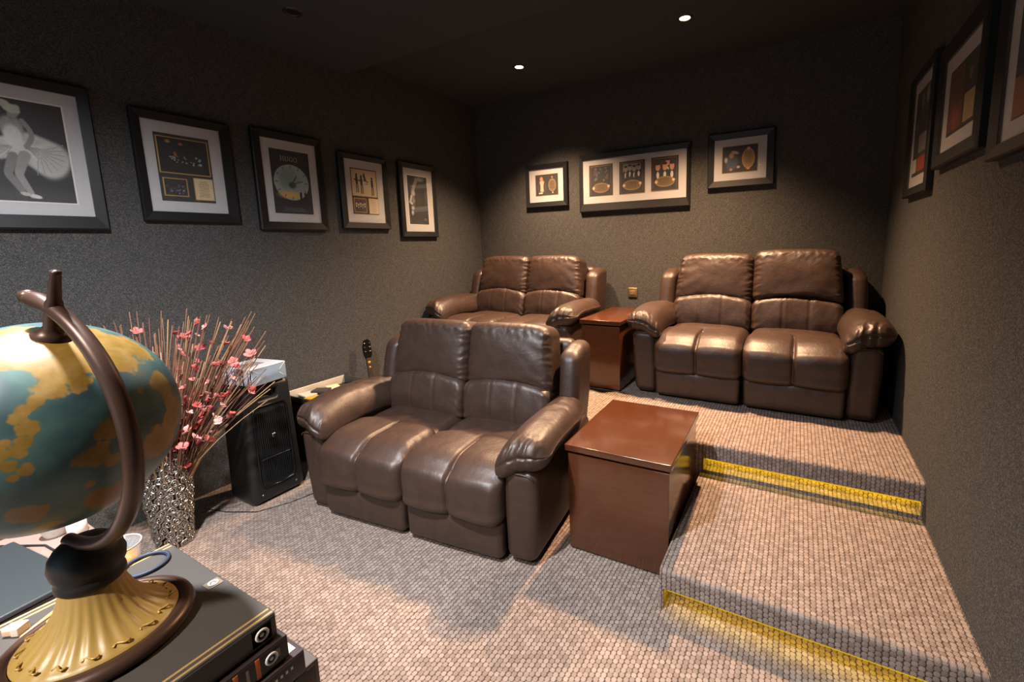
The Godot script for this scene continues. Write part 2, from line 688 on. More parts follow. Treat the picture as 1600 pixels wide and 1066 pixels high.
func wing_mesh(sx: float) -> ArrayMesh:
	var st := begin()
	var h := Vector3(0.062, 0.26, 0.14)
	var f := func(p: Vector3) -> Vector3:
		var q := p
		q.z -= (p.y + h.y) * 0.22
		q.x += sx * 0.012 * (1 - pow(p.y / h.y, 2))
		q.y -= smoothstep(0.1, 0.26, p.y) * maxf(0.0, p.z) * 0.25
		return q
	soft_box(st, h, 0.055, Vector3i(4, 12, 8), 6, f)
	return finish(st)


func arm_panel_mesh(sx: float) -> ArrayMesh:
	var st := begin()
	var h := Vector3(0.078, 0.235, 0.39)
	var f := func(p: Vector3) -> Vector3:
		var q := p
		var up := (p.y + h.y) / (2 * h.y)
		q.x += sx * 0.014 * up
		q.z += 0.012 * up * smoothstep(0.2, 0.39, p.z)
		q.x += sx * 0.01 * gauss(p.y - 0.05, 0.2) * signf(p.x * sx)
		return q
	soft_box(st, h, 0.05, Vector3i(4, 12, 16), 6, f)
	return finish(st)


func arm_pad_mesh(sx: float, s: float) -> ArrayMesh:
	# a fat pad that rolls down over the seat side; its front lip is gathered under a seam
	var st := begin()
	var h := Vector3(0.132, 0.078, 0.375)
	var f := func(p: Vector3) -> Vector3:
		var q := p
		var o := p.x * sx / h.x                      # -1 seat side, +1 outside
		var inn := maxf(0.0, -o)
		var out := maxf(0.0, o)
		var up := smoothstep(-0.02, 0.05, p.y)
		var fr := smoothstep(0.10, 0.375, p.z)
		q.y += 0.016 * (1 - o * o) * up
		q.y -= 0.050 * pow(inn, 1.5)
		q.y -= 0.012 * pow(out, 2.0) * up
		q.y += (1.0 - up) * 0.030 * (o + 1.0) * 0.5
		q.y -= fr * fr * (0.018 + 0.012 * inn)
		q.y += 0.012 * gauss(p.z - 0.05, 0.2)
		# the front end slants back towards the outside
		q.z -= smoothstep(0.0, 0.375, p.z) * 0.05 * (o + 1.0) * 0.5
		# narrow and low where it meets the back
		var bk := 1.0 - smoothstep(-0.375, -0.1, p.z)
		q.x -= sx * bk * 0.028 * (o + 1.0)
		q.y -= bk * 0.014
		# gathers round the front lip, deepest just above the seam
		var lip := gauss(p.z - 0.345, 0.055)
		var wv := lip * sin(o * 13.0 + 5.0 * noise.get_noise_2d(p.x * 1.5 + s, p.z))
		q.z += wv * 0.0035
		q.y += wv * (0.0035 if p.y > 0 else 0.0)
		# seam across the front
		q.z -= 0.010 * gauss(p.y - 0.012, 0.008) * smoothstep(0.33, 0.37, p.z)
		q.y += 0.0025 * sin(p.z * 58.0 + o * 2.0 + 5.0 * noise.get_noise_2d(p.z + s, p.x)) * gauss(p.z + 0.12, 0.2) * gauss(o - 0.2, 0.7) * up
		q.y += 0.006 * noise2.get_noise_3d(p.x * 2 + s, p.y, p.z * 1.6)
		return q
	soft_box(st, h, 0.072, Vector3i(20, 6, 50), 8, f)
	return finish(st)


func make_sofa(label: String) -> Node3D:
	var t := thing("reclining_sofa", label, "sofa", Vector3.ZERO, 0.0, "brown leather two seat recliners")
	# hidden carcass, kept inside the upholstery
	var st := begin()
	add_box(st, Vector3(-0.60, 0.03, -0.84), Vector3(0.60, 0.30, -0.06), 0.01)
	add_box(st, Vector3(-0.69, 0.0, -0.80), Vector3(0.69, 0.04, -0.05), 0.005)
	obj("base_frame", finish(st), M.black_cloth, t)
	st = begin()
	soft_box(st, Vector3(0.63, 0.40, 0.06), 0.05, Vector3i(8, 8, 1), 4)
	var bp := obj("back_panel", finish(st), M.leather, t, Vector3(0, 0.51, -0.83))
	bp.rotation.x = -0.12
	for side in [-1.0, 1.0]:
		var x: float = side * 0.292
		var s: float = 3.0 + side * 1.7
		obj("footrest", footrest_mesh(s), M.leather, t, Vector3(x, 0.116, -0.004))
		obj("seat_cushion", seat_mesh(s), M.leather, t, Vector3(x, 0.335, -0.125))
		obj("seat_pan", pan_mesh(s), M.leather, t, Vector3(x, 0.375, -0.42))
		var lum := obj("lumbar_cushion", lumbar_mesh(s), M.leather, t, Vector3(x, 0.53, -0.615))
		lum.rotation.x = -0.16
		var hd := obj("head_cushion", head_mesh(s, side), M.leather, t, Vector3(x, 0.81, -0.70))
		hd.rotation.x = -0.2
		obj("back_wing", wing_mesh(side), M.leather, t, Vector3(side * 0.655, 0.64, -0.68))
		obj("arm_panel", arm_panel_mesh(side), M.leather, t, Vector3(side * 0.655, 0.25, -0.385))
		var arch := PackedVector3Array()
		for k in 11:
			var a := PI * k / 10.0
			arch.append(Vector3(side * 0.669 - cos(a) * 0.070, 0.445 + sin(a) * 0.026, 0.0145 - 0.006 * absf(cos(a))))
		obj("arm_piping", tube_mesh(arch, PackedFloat64Array([0.004]), 6), M.leather, t)
		obj("arm_pad", arm_pad_mesh(side, s), M.leather, t, Vector3(side * 0.677, 0.548, -0.315))
	return t


func build_sofas() -> void:
	var u := Vector3(0.9949, 0, -0.1026)
	var front := make_sofa("brown leather two seat reclining sofa on the lower floor, in front of the others")
	front.position = Vector3(-1.6875, 0, -1.486) - u * 0.05
	front.rotation.y = atan2(0.1026, 0.9949)
	var right_sofa := copy(front, Vector3(-0.30, PLAT, -3.11), 0.0, "brown leather two seat reclining sofa on the platform against the right wall")
	right_sofa.scale.x = 1.03
	for o in right_sofa.get_children():
		if str(o.name).begins_with("head_cushion") and o.position.x > 0:
			o.position += Vector3(0, 0.025, 0.02)
	var left_sofa := copy(front, Vector3(-2.36, PLAT, -3.08), 0.0, "brown leather two seat reclining sofa on the platform in the back left corner")
	left_sofa.scale.x = 1.02


# ---------------------------------------------------------------- side tables
func make_table(label: String, w: float, d: float, h: float) -> Node3D:
	var t := thing("cube_side_table", label, "side table", Vector3.ZERO, 0.0, "dark wood cube side tables")
	var st := begin()
	soft_box(st, Vector3(w / 2, 0.016, d / 2), 0.003, Vector3i(1, 1, 1), 2)
	obj("table_top", finish(st), M.wood, t, Vector3(0, h - 0.016, -d / 2))
	st = begin()
	soft_box(st, Vector3(w / 2 - 0.012, (h - 0.046) / 2 - 0.006, d / 2 - 0.012), 0.003, Vector3i(1, 1, 1), 2)
	obj("body", finish(st), M.wood, t, Vector3(0, (h - 0.046) / 2 + 0.006, -d / 2))
	st = begin()
	soft_box(st, Vector3(w / 2 - 0.03, 0.012, d / 2 - 0.03), 0.002, Vector3i(1, 1, 1), 1)
	obj("shadow_gap", finish(st), M.black_soft, t, Vector3(0, h - 0.042, -d / 2))
	return t


func build_side_tables() -> void:
	var a := make_table("glossy dark brown cube side table on the floor beside the front sofa", 0.51, 0.66, 0.55)
	a.position = Vector3(-0.69, 0, -1.755)
	a.rotation.y = 0.02
	var b := make_table("dark brown cube side table on the platform between the two rear sofas", 0.34, 0.70, 0.55)
	b.position = Vector3(-1.315, PLAT, -3.05)


# ---------------------------------------------------------------- pictures
func canvas(w: int, h: int, bg: Color) -> Image:
	var img := Image.create(w, h, false, Image.FORMAT_RGB8)
	img.fill(bg)
	return img


func px_rect(img: Image, x0: float, y0: float, x1: float, y1: float, c: Color) -> void:
	var w := img.get_width()
	var h := img.get_height()
	img.fill_rect(Rect2i(int(x0 * w), int(y0 * h), maxi(1, int((x1 - x0) * w)), maxi(1, int((y1 - y0) * h))), c)


func px_ell(img: Image, cx: float, cy: float, rx: float, ry: float, c: Color, soft := 0.0, turn := 0.0) -> void:
	var w := img.get_width()
	var h := img.get_height()
	var m := maxf(rx, ry * h / w) * 1.5
	var my := maxf(ry, rx * w / h) * 1.5
	for y in range(maxi(0, int((cy - my) * h)), mini(h, int((cy + my) * h) + 1)):
		for x in range(maxi(0, int((cx - m) * w)), mini(w, int((cx + m) * w) + 1)):
			var dx := (float(x) / w - cx)
			var dy := (float(y) / h - cy) * h / w
			var p := Vector2(dx, dy).rotated(-turn)
			var d := Vector2(p.x / rx, p.y / (ry * h / w)).length()
			var a := 1.0 - smoothstep(1.0 - soft, 1.0 + soft * 0.5 + 0.001, d)
			if a > 0:
				img.set_pixel(x, y, img.get_pixel(x, y).lerp(c, a * c.a))


func px_line(img: Image, pts: Array, wd: float, c: Color) -> void:
	for i in pts.size() - 1:
		var a: Vector2 = pts[i]
		var b: Vector2 = pts[i + 1]
		var n := int(a.distance_to(b) * img.get_width() * 0.7) + 1
		for k in n + 1:
			var p := a.lerp(b, float(k) / n)
			px_ell(img, p.x, p.y, wd, wd * img.get_width() / img.get_height(), c)


func px_grain(img: Image, amount: float, r: RandomNumberGenerator) -> void:
	for y in img.get_height():
		for x in img.get_width():
			var c := img.get_pixel(x, y)
			var k := 1.0 + r.randf_range(-amount, amount)
			img.set_pixel(x, y, Color(c.r * k, c.g * k, c.b * k))


func px_text(img: Image, x0: float, y0: float, x1: float, y1: float, rows: int, c: Color) -> void:
	for i in rows:
		var y := lerpf(y0, y1, (i + 0.3) / rows)
		var k := rng.randf_range(0.1, 0.45) * (x1 - x0) * 0.5
		px_rect(img, x0 + k, y, x1 - k, y + (y1 - y0) / rows * 0.4, c)


func photo_mat(img: Image) -> StandardMaterial3D:
	img.generate_mipmaps()
	var m := mat(Color(1, 1, 1), 0.5)
	m.albedo_texture = ImageTexture.create_from_image(img)
	return m


# a small person for the group photographs: a head over a dark coat
func px_person(img: Image, x: float, y: float, s: float, skin: Color, coat: Color) -> void:
	px_ell(img, x, y + s * 1.9, s * 1.15, s * 1.7, coat, 0.15)
	px_ell(img, x, y + s * 1.3, s * 0.28, s * 0.55, Color(0.8, 0.8, 0.78))
	px_ell(img, x, y, s * 0.48, s * 0.66, skin, 0.2)
	px_ell(img, x, y - s * 0.50, s * 0.46, s * 0.22, Color(0.08, 0.06, 0.05), 0.2)


# frame outline f = [u0, u1, y0, y1], opening of the frame m, prints = [[u0, u1, y0, y1, image, lip material, lip width], ...]
func picture(wall: String, label: String, f: Array, m: Array, prints: Array) -> Node3D:
	var cu: float = (f[0] + f[1]) / 2
	var cy: float = (f[2] + f[3]) / 2
	var at := Vector3(cu, cy, ZB)
	var turn := 0.0
	var flip := 1.0
	if wall == "left":
		at = Vector3(XL, cy, cu)
		turn = PI / 2
		flip = -1.0
	elif wall == "right":
		at = Vector3(XR, cy, cu)
		turn = -PI / 2
	var t := thing("framed_picture", label, "picture", at, turn)
	var lx := func(u: float) -> float: return (u - cu) * flip
	var x := [lx.call(f[0]), lx.call(f[1]), lx.call(m[0]), lx.call(m[1])]
	var fx0: float = minf(x[0], x[1])
	var fx1: float = maxf(x[0], x[1])
	var mx0: float = minf(x[2], x[3])
	var mx1: float = maxf(x[2], x[3])
	var fy0: float = f[2] - cy
	var fy1: float = f[3] - cy
	var my0: float = m[2] - cy
	var my1: float = m[3] - cy
	var dp := 0.034
	# four mitred bars with a sloping face
	var st := begin()
	st.set_smooth_group(-1)
	var o := [Vector2(fx0, fy0), Vector2(fx1, fy0), Vector2(fx1, fy1), Vector2(fx0, fy1)]
	var i_ := [Vector2(mx0, my0), Vector2(mx1, my0), Vector2(mx1, my1), Vector2(mx0, my1)]
	for k in 4:
		var a: Vector2 = o[k]
		var b: Vector2 = o[(k + 1) % 4]
		var c: Vector2 = i_[(k + 1) % 4]
		var d: Vector2 = i_[k]
		var v := func(p: Vector2, z: float) -> Vector3: return Vector3(p.x, p.y, z)
		var a2 := a.lerp(d, 0.12)
		var b2 := b.lerp(c, 0.12)
		quad(st, v.call(a, 0.002), v.call(b, 0.002), v.call(b, dp - 0.006), v.call(a, dp - 0.006))
		quad(st, v.call(a, dp - 0.006), v.call(b, dp - 0.006), v.call(b2, dp), v.call(a2, dp))
		quad(st, v.call(a2, dp), v.call(b2, dp), v.call(c, dp - 0.008), v.call(d, dp - 0.008))
		quad(st, v.call(d, dp - 0.008), v.call(c, dp - 0.008), v.call(c, 0.012), v.call(d, 0.012))
	obj("frame", finish(st), M.frame, t)
	var bw := mx1 - mx0
	var bh := my1 - my0
	obj("mat_board", box_mesh(Vector3(bw + 0.02, bh + 0.02, 0.012), 0.001), M.mat_board, t, Vector3((mx0 + mx1) / 2, (my0 + my1) / 2, 0.010))
	var z := 0.0165
	for p in prints:
		var a: float = lx.call(p[0])
		var b: float = lx.call(p[1])
		var lo: float = minf(a, b)
		var hi: float = maxf(a, b)
		var y0: float = p[2] - cy
		var y1: float = p[3] - cy
		var ctr := Vector3((lo + hi) / 2, (y0 + y1) / 2, z)
		if p.size() > 5 and p[5]:
			var lw: float = p[6]
			obj("print_border", box_mesh(Vector3(hi - lo + 2 * lw, y1 - y0 + 2 * lw, 0.0012), 0.0003), p[5], t, ctr)
		z += 0.0012
		ctr.z = z
		var q := QuadMesh.new()
		q.size = Vector2(hi - lo, y1 - y0)
		obj("print", q, photo_mat(p[4]), t, ctr)
	var g := QuadMesh.new()
	g.size = Vector2(bw + 0.004, bh + 0.004)
	obj("glass_pane", g, M.pane, t, Vector3((mx0 + mx1) / 2, (my0 + my1) / 2, 0.0235))
	return t


func dark_photo(w: int, h: int, seed_: int, base: Color, spots: int, tone: Color) -> Image:
	var r := RandomNumberGenerator.new()
	r.seed = seed_
	var img := canvas(w, h, base)
	for i in spots:
		var k := r.randf_range(0.15, 0.9)
		px_ell(img, r.randf_range(0.1, 0.9), r.randf_range(0.35, 0.9), r.randf_range(0.02, 0.09), r.randf_range(0.02, 0.08), Color(tone.r * k, tone.g * k, tone.b * k), 0.5, r.randf_range(0, 3))
	px_grain(img, 0.15, r)
	return img


func plaque(img: Image, cx: float, cy: float, rx: float, ry: float) -> void:
	px_ell(img, cx, cy, rx, ry, c8(150, 122, 60))
	px_ell(img, cx, cy, rx * 0.9, ry * 0.88, c8(104, 84, 42))
	px_text(img, cx - rx * 0.7, cy - ry * 0.6, cx + rx * 0.7, cy + ry * 0.6, 5, c8(52, 42, 22))


func build_pictures() -> void:
	var r := RandomNumberGenerator.new()
	r.seed = 99
	# --- left wall, from the near end: a dancer in a pale dress, black and white
	var a := canvas(192, 192, c8(20, 21, 23))
	px_ell(a, 0.5, 0.97, 0.8, 0.12, c8(48, 49, 50), 0.8)
	# billowing skirt in soft overlapping folds
	for k in 9:
		var q := k / 8.0
		px_ell(a, lerpf(0.62, 0.86, q), lerpf(0.44, 0.58, q), 0.15, 0.15 + 0.05 * q, Color8(150, 150, 146).lerp(Color8(206, 206, 200), absf(sin(k * 1.9))), 0.35, 0.5)
	for k in 7:
		var q := k / 6.0
		px_ell(a, lerpf(0.55, 0.18, q), lerpf(0.46, 0.52, q), 0.14, 0.10 + 0.03 * q, Color8(160, 160, 155).lerp(Color8(212, 212, 206), absf(sin(k * 2.3))), 0.35, -0.4)
	px_ell(a, 0.60, 0.48, 0.17, 0.10, c8(196, 196, 190), 0.4, 0.3)
	for k in 9:
		var an := lerpf(-0.25, 1.45, k / 8.0)
		px_line(a, [Vector2(0.62, 0.45), Vector2(0.70 + 0.10 * cos(an), 0.48 + 0.08 * sin(an)), Vector2(0.64 + 0.33 * cos(an), 0.46 + 0.27 * sin(an))], 0.004, c8(142, 142, 138))
	for k in 6:
		px_line(a, [Vector2(0.52, 0.45), Vector2(0.40 - 0.05 * k, 0.60 - 0.02 * k)], 0.004, c8(146, 146, 142))
	# legs taper to the shoes
	for k in 16:
		var q := k / 15.0
		px_ell(a, lerpf(0.60, 0.52, minf(q * 2, 1)) + maxf(0, q - 0.5) * 0.16, lerpf(0.54, 0.92, q), lerpf(0.055, 0.026, q), 0.05, c8(140, 140, 136), 0.3)
		px_ell(a, lerpf(0.50, 0.43, minf(q * 2, 1)) + maxf(0, q - 0.5) * 0.20, lerpf(0.56, 0.90, q), lerpf(0.05, 0.024, q), 0.05, c8(116, 116, 113), 0.3)
	px_ell(a, 0.63, 0.945, 0.06, 0.022, c8(200, 198, 192), 0.2, 0.2)
	px_ell(a, 0.55, 0.925, 0.05, 0.02, c8(176, 174, 168), 0.2, 0.2)
	# body, arm, head
	px_ell(a, 0.53, 0.27, 0.115, 0.12, c8(142, 142, 138), 0.3)
	px_ell(a, 0.53, 0.36, 0.085, 0.12, c8(206, 206, 200), 0.3)
	for k in 12:
		var q := k / 11.0
		px_ell(a, 0.63 + 0.06 * sin(q * PI), lerpf(0.20, 0.45, q), 0.026, 0.03, c8(130, 130, 126), 0.3)
	px_ell(a, 0.55, 0.15, 0.035, 0.06, c8(120, 120, 117), 0.3)
	px_ell(a, 0.565, 0.115, 0.055, 0.07, c8(138, 138, 134), 0.3)
	for k in 10:
		px_ell(a, 0.545 + 0.055 * cos(k * 0.7), 0.075 + 0.035 * sin(k * 0.9), 0.035, 0.032, c8(176 + 4 * (k % 4), 176 + 4 * (k % 4), 170), 0.4)
	px_grain(a, 0.06, r)
	picture("left", "large black and white photograph of a figure in a pale dress, nearest on left wall", [-0.36, -0.937, 1.63, 2.33], [-0.412, -0.892, 1.697, 2.28], [[-0.47, -0.834, 1.76, 2.217, a, M.white_bevel, 0.007]])
	# --- a dark concert photograph over a small one and a caption card
	var b := dark_photo(192, 152, 5, c8(16, 15, 16), 0, c8(1, 1, 1))
	for k in 26:
		px_ell(b, r.randf_range(0.2, 0.85), r.randf_range(0.45, 0.72), r.randf_range(0.01, 0.035), r.randf_range(0.01, 0.04), c8(150, 158, 160), 0.5, r.randf_range(0, 3))
	px_ell(b, 0.2, 0.1, 0.06, 0.06, c8(190, 120, 50), 0.6)
	px_ell(b, 0.45, 0.14, 0.05, 0.05, c8(170, 100, 44), 0.6)
	px_ell(b, 0.32, 0.45, 0.04, 0.09, c8(150, 80, 60), 0.4)
	var b2 := dark_photo(96, 80, 8, c8(40, 24, 22), 26, c8(170, 180, 220))
	var b3 := canvas(96, 96, c8(214, 192, 150))
	px_text(b3, 0.12, 0.1, 0.88, 0.9, 11, c8(120, 100, 70))
	picture("left", "dark concert photograph above a small photo and caption card, second on left wall", [-1.085, -1.563, 1.685, 2.287], [-1.125, -1.503, 1.739, 2.239], [
		[-1.177, -1.441, 1.80, 2.176, canvas(8, 8, c8(34, 34, 36))],
		[-1.190, -1.427, 1.962, 2.154, b, M.gold, 0.006],
		[-1.197, -1.301, 1.834, 1.925, b2, M.gold, 0.006],
		[-1.341, -1.433, 1.817, 1.938, b3, M.gold, 0.004]])
	# --- poster with a pale clock dial
	var c := canvas(220, 340, c8(22, 27, 30))
	px_ell(c, 0.49, 0.50, 0.45, 0.285, c8(150, 166, 162), 0.02)
	px_ell(c, 0.40, 0.44, 0.30, 0.18, c8(120, 142, 138), 0.6)
	px_ell(c, 0.42, 0.70, 0.34, 0.07, c8(214, 174, 96), 0.6)
	for k in 12:
		var an := TAU * k / 12.0
		px_line(c, [Vector2(0.49 + 0.36 * sin(an), 0.50 - 0.233 * cos(an)), Vector2(0.49 + 0.41 * sin(an), 0.50 - 0.265 * cos(an))], 0.010, c8(50, 64, 64))
	for k in 60:
		var an := TAU * k / 60.0
		px_line(c, [Vector2(0.49 + 0.10 * sin(an), 0.50 - 0.065 * cos(an)), Vector2(0.49 + 0.30 * sin(an), 0.50 - 0.194 * cos(an))], 0.002, c8(96, 116, 114))
	px_ell(c, 0.5, 0.54, 0.10, 0.055, c8(46, 58, 58), 0.5)
	px_line(c, [Vector2(0.49, 0.52), Vector2(0.62, 0.40)], 0.012, c8(36, 46, 48))
	px_line(c, [Vector2(0.49, 0.52), Vector2(0.77, 0.47)], 0.010, c8(36, 46, 48))
	px_line(c, [Vector2(0.70, 0.66), Vector2(0.70, 0.76)], 0.028, c8(18, 22, 26))
	px_line(c, [Vector2(0.82, 0.66), Vector2(0.82, 0.76)], 0.028, c8(18, 22, 26))
	px_text(c, 0.12, 0.90, 0.9, 0.97, 3, c8(90, 98, 100))
	px_grain(c, 0.08, r)
	var pc := picture("left", "dark framed poster with a large pale clock dial, third on left wall", [-1.685, -2.165, 1.645, 2.31], [-1.738, -2.123, 1.70, 2.257], [[-1.792, -2.066, 1.76, 2.194, c]])
	var tm := TextMesh.new()
	tm.text = "HUGO"
	tm.font = SystemFont.new()
	tm.font.font_names = PackedStringArray(["Droid Serif"])
	tm.font_size = 32
	tm.pixel_size = 0.0013
	tm.depth = 0.0006
	obj("title_lettering", tm, mat(c8(150, 160, 160), 0.6), pc, Vector3(-0.005, 0.157, 0.019))
	# --- four musicians on cream over two small prints
	var d := canvas(160, 150, c8(206, 184, 150))
	px_ell(d, 0.5, 0.4, 0.5, 0.4, c8(222, 204, 172), 0.7)
	for p in [[0.19, 0.30], [0.38, 0.34], [0.82, 0.38]]:
		px_line(d, [Vector2(p[0], p[1]), Vector2(p[0], p[1] + 0.2)], 0.045, c8(26, 22, 22))
		px_line(d, [Vector2(p[0] - 0.02, p[1] + 0.2), Vector2(p[0] - 0.03, p[1] + 0.56)], 0.018, c8(30, 26, 26))
		px_line(d, [Vector2(p[0] + 0.03, p[1] + 0.2), Vector2(p[0] + 0.04, p[1] + 0.56)], 0.018, c8(30, 26, 26))
		px_ell(d, p[0], p[1] - 0.09, 0.04, 0.06, c8(60, 44, 38))
	px_line(d, [Vector2(0.1, 0.38), Vector2(0.36, 0.42)], 0.02, c8(50, 34, 28))
	px_line(d, [Vector2(0.50, 0.22), Vector2(0.54, 0.36)], 0.04, c8(40, 44, 60))
	px_ell(d, 0.50, 0.16, 0.035, 0.05, c8(60, 44, 38))
	px_line(d, [Vector2(0.48, 0.38), Vector2(0.64, 0.44)], 0.022, c8(60, 64, 84))
	px_ell(d, 0.58, 0.52, 0.07, 0.02, c8(150, 120, 80))
	var d2 := dark_photo(80, 90, 14, c8(70, 48, 36), 0, c8(1, 1, 1))
	for k in 5:
		px_person(d2, 0.15 + 0.18 * k, 0.35 + 0.08 * (k % 2), 0.16, c8(206, 178, 150), c8(44, 34, 32))
	var d3 := canvas(64, 90, c8(214, 200, 170))
	px_text(d3, 0.12, 0.06, 0.88, 0.95, 12, c8(170, 150, 120))
	picture("left", "framed print of four dark figures on cream paper, fourth on left wall", [-2.30, -2.763, 1.662, 2.255], [-2.35, -2.721, 1.714, 2.213], [
		[-2.405, -2.654, 1.783, 2.147, canvas(8, 8, c8(40, 30, 24))],
		[-2.413, -2.645, 1.93, 2.138, d, M.gold, 0.003],
		[-2.421, -2.53, 1.80, 1.905, d2, M.gold, 0.005],
		[-2.558, -2.648, 1.79, 1.912, d3, M.gold, 0.003]])
	# --- black and white face half in shadow
	var e := canvas(120, 220, c8(20, 22, 24))
	px_ell(e, 0.60, 0.06, 0.30, 0.06, c8(120, 120, 116), 0.7)
	px_line(e, [Vector2(0.45, 0.08), Vector2(0.30, 0.22), Vector2(0.24, 0.34)], 0.07, c8(120, 120, 117))
	px_ell(e, 0.26, 0.36, 0.12, 0.07, c8(150, 150, 146), 0.6)
	px_line(e, [Vector2(0.16, 0.42), Vector2(0.08, 0.54), Vector2(0.16, 0.57)], 0.05, c8(170, 170, 164))
	px_ell(e, 0.26, 0.50, 0.10, 0.08, c8(100, 100, 98), 0.7)
	px_ell(e, 0.20, 0.66, 0.09, 0.05, c8(150, 150, 146), 0.6)
	px_ell(e, 0.17, 0.76, 0.07, 0.06, c8(160, 160, 155), 0.6)
	px_ell(e, 0.22, 0.60, 0.10, 0.012, c8(30, 30, 31), 0.4)
	px_text(e, 0.72, 0.88, 0.92, 0.92, 2, c8(170, 170, 166))
	px_grain(e, 0.1, r)
	picture("left", "narrow black and white photograph of a shadowed profile, furthest on left wall", [-2.89, -3.345, 1.595, 2.27], [-2.942, -3.305, 1.647, 2.223], [[-2.993, -3.235, 1.715, 2.158, e, M.white_bevel, 0.008]])
	# --- back wall
	var f := canvas(140, 120, c8(26, 24, 24))
	px_ell(f, 0.28, 0.55, 0.17, 0.32, c8(200, 176, 140), 0.3)
	px_ell(f, 0.26, 0.2, 0.08, 0.12, c8(196, 130, 100), 0.3)
	px_ell(f, 0.14, 0.6, 0.08, 0.3, c8(50, 44, 46), 0.3)
	px_ell(f, 0.42, 0.6, 0.08, 0.3, c8(50, 44, 46), 0.3)
	px_rect(f, 0.14, 0.86, 0.32, 0.92, c8(200, 200, 196))
	plaque(f, 0.74, 0.52, 0.17, 0.30)
	px_ell(f, 0.74, 0.14, 0.035, 0.04, c8(190, 130, 100))
	px_ell(f, 0.76, 0.88, 0.035, 0.04, c8(190, 150, 110))
	picture("back", "small framed photograph with a brass plaque, leftmost on back wall", [-2.555, -2.062, 1.877, 2.31], [-2.513, -2.11, 1.93, 2.262], [[-2.437, -2.174, 1.996, 2.204, f, M.gold, 0.004]])
	var trio := []
	for k in 3:
		var g := canvas(130, 160, c8(18, 17, 18))
		if k == 0:
			for j in 22:
				px_ell(g, r.randf_range(0.15, 0.85), r.randf_range(0.1, 0.5), r.randf_range(0.02, 0.06), r.randf_range(0.02, 0.07), Color8(r.randi_range(50, 120), r.randi_range(50, 105), r.randi_range(50, 100)), 0.5)
		elif k == 1:
			px_rect(g, 0.14, 0.08, 0.86, 0.36, c8(120, 126, 118))
			for j in 4:
				px_person(g, 0.25 + 0.17 * j, 0.24 - 0.03 * (j % 2), 0.15, c8(150, 140, 128), c8(24, 24, 26))
		else:
			px_rect(g, 0.12, 0.08, 0.88, 0.6, c8(62, 22, 22))
			px_person(g, 0.60, 0.17, 0.17, c8(206, 150, 124), c8(20, 20, 22))
			for j in 3:
				px_person(g, 0.24 + 0.26 * j, 0.29, 0.19, c8(206, 150, 124), c8(20, 20, 22))
		px_rect(g, 0.06, 0.05, 0.075, 0.95, c8(170, 130, 80))
		px_rect(g, 0.925, 0.05, 0.94, 0.95, c8(170, 130, 80))
		px_rect(g, 0.06, 0.04, 0.94, 0.055, c8(170, 130, 80))
		plaque(g, 0.5, 0.74, 0.36, 0.16)
		px_ell(g, 0.18, 0.74, 0.055, 0.045, c8(206, 176, 150))
		px_ell(g, 0.82, 0.70, 0.055, 0.045, c8(206, 176, 150))
		trio.append(g)
	picture("back", "long framed picture of three dark photographs side by side, centre of back wall", [-1.93, -0.858, 1.797, 2.345], [-1.895, -0.892, 1.877, 2.292], [
		[-1.825, -1.583, 1.947, 2.238, trio[0], M.gold, 0.003], [-1.515, -1.269, 1.947, 2.24, trio[1], M.gold, 0.003], [-1.207, -0.963, 1.953, 2.243, trio[2], M.gold, 0.003]])
	var hh := canvas(160, 130, c8(26, 22, 22))
	px_ell(hh, 0.27, 0.62, 0.20, 0.34, c8(60, 76, 96), 0.4)
	px_ell(hh, 0.26, 0.34, 0.08, 0.12, c8(180, 120, 90), 0.4)
	px_ell(hh, 0.36, 0.24, 0.14, 0.07, c8(160, 160, 160), 0.5, 0.3)
	px_ell(hh, 0.10, 0.5, 0.05, 0.12, c8(190, 180, 170), 0.5)
	px_ell(hh, 0.46, 0.8, 0.06, 0.06, c8(200, 170, 140), 0.5)
	px_ell(hh, 0.25, 0.88, 0.05, 0.06, c8(190, 130, 90), 0.5)
	px_ell(hh, 0.74, 0.5, 0.18, 0.38, c8(190, 156, 70))
	px_ell(hh, 0.74, 0.5, 0.16, 0.35, c8(148, 118, 48))
	px_text(hh, 0.62, 0.28, 0.86, 0.72, 7, c8(90, 70, 26))
	px_ell(hh, 0.74, 0.13, 0.05, 0.06, c8(214, 160, 120))
	px_ell(hh, 0.74, 0.88, 0.05, 0.05, c8(214, 130, 90))
	picture("back", "framed photograph beside a gold plaque, rightmost on back wall", [-0.714, -0.20, 1.93, 2.372], [-0.664, -0.26, 1.987, 2.32], [[-0.597, -0.327, 2.05, 2.26, hh, M.gold, 0.004]])
	# --- right wall, from the far end
	var i1 := canvas(120, 220, c8(30, 28, 30))
	px_ell(i1, 0.5, 0.14, 0.12, 0.10, c8(120, 120, 118), 0.5)
	px_ell(i1, 0.85, 0.12, 0.12, 0.11, c8(150, 150, 146), 0.5)
	px_rect(i1, 0.3, 0.28, 0.98, 0.50, c8(40, 32, 28))
	px_ell(i1, 0.2, 0.42, 0.12, 0.05, c8(90, 90, 88), 0.6)
	for k in 3:
		px_rect(i1, 0.42 + 0.19 * k, 0.54, 0.57 + 0.19 * k, 0.75, c8(150, 146, 150))
		px_line(i1, [Vector2(0.50 + 0.19 * k, 0.58), Vector2(0.48 + 0.19 * k, 0.72)], 0.014, c8(56, 56, 62))
	px_rect(i1, 0.02, 0.80, 0.34, 0.97, c8(196, 190, 180))
	px_rect(i1, 0.40, 0.80, 0.98, 0.97, c8(164, 60, 34))
	picture("right", "narrow framed montage with white and red panels, furthest on right wall", [-3.375, -2.83, 1.712, 2.372], [-3.30, -2.905, 1.76, 2.33], [[-3.238, -2.955, 1.823, 2.265, i1, M.black, 0.004]])
	var i2 := canvas(160, 140, c8(34, 30, 28))
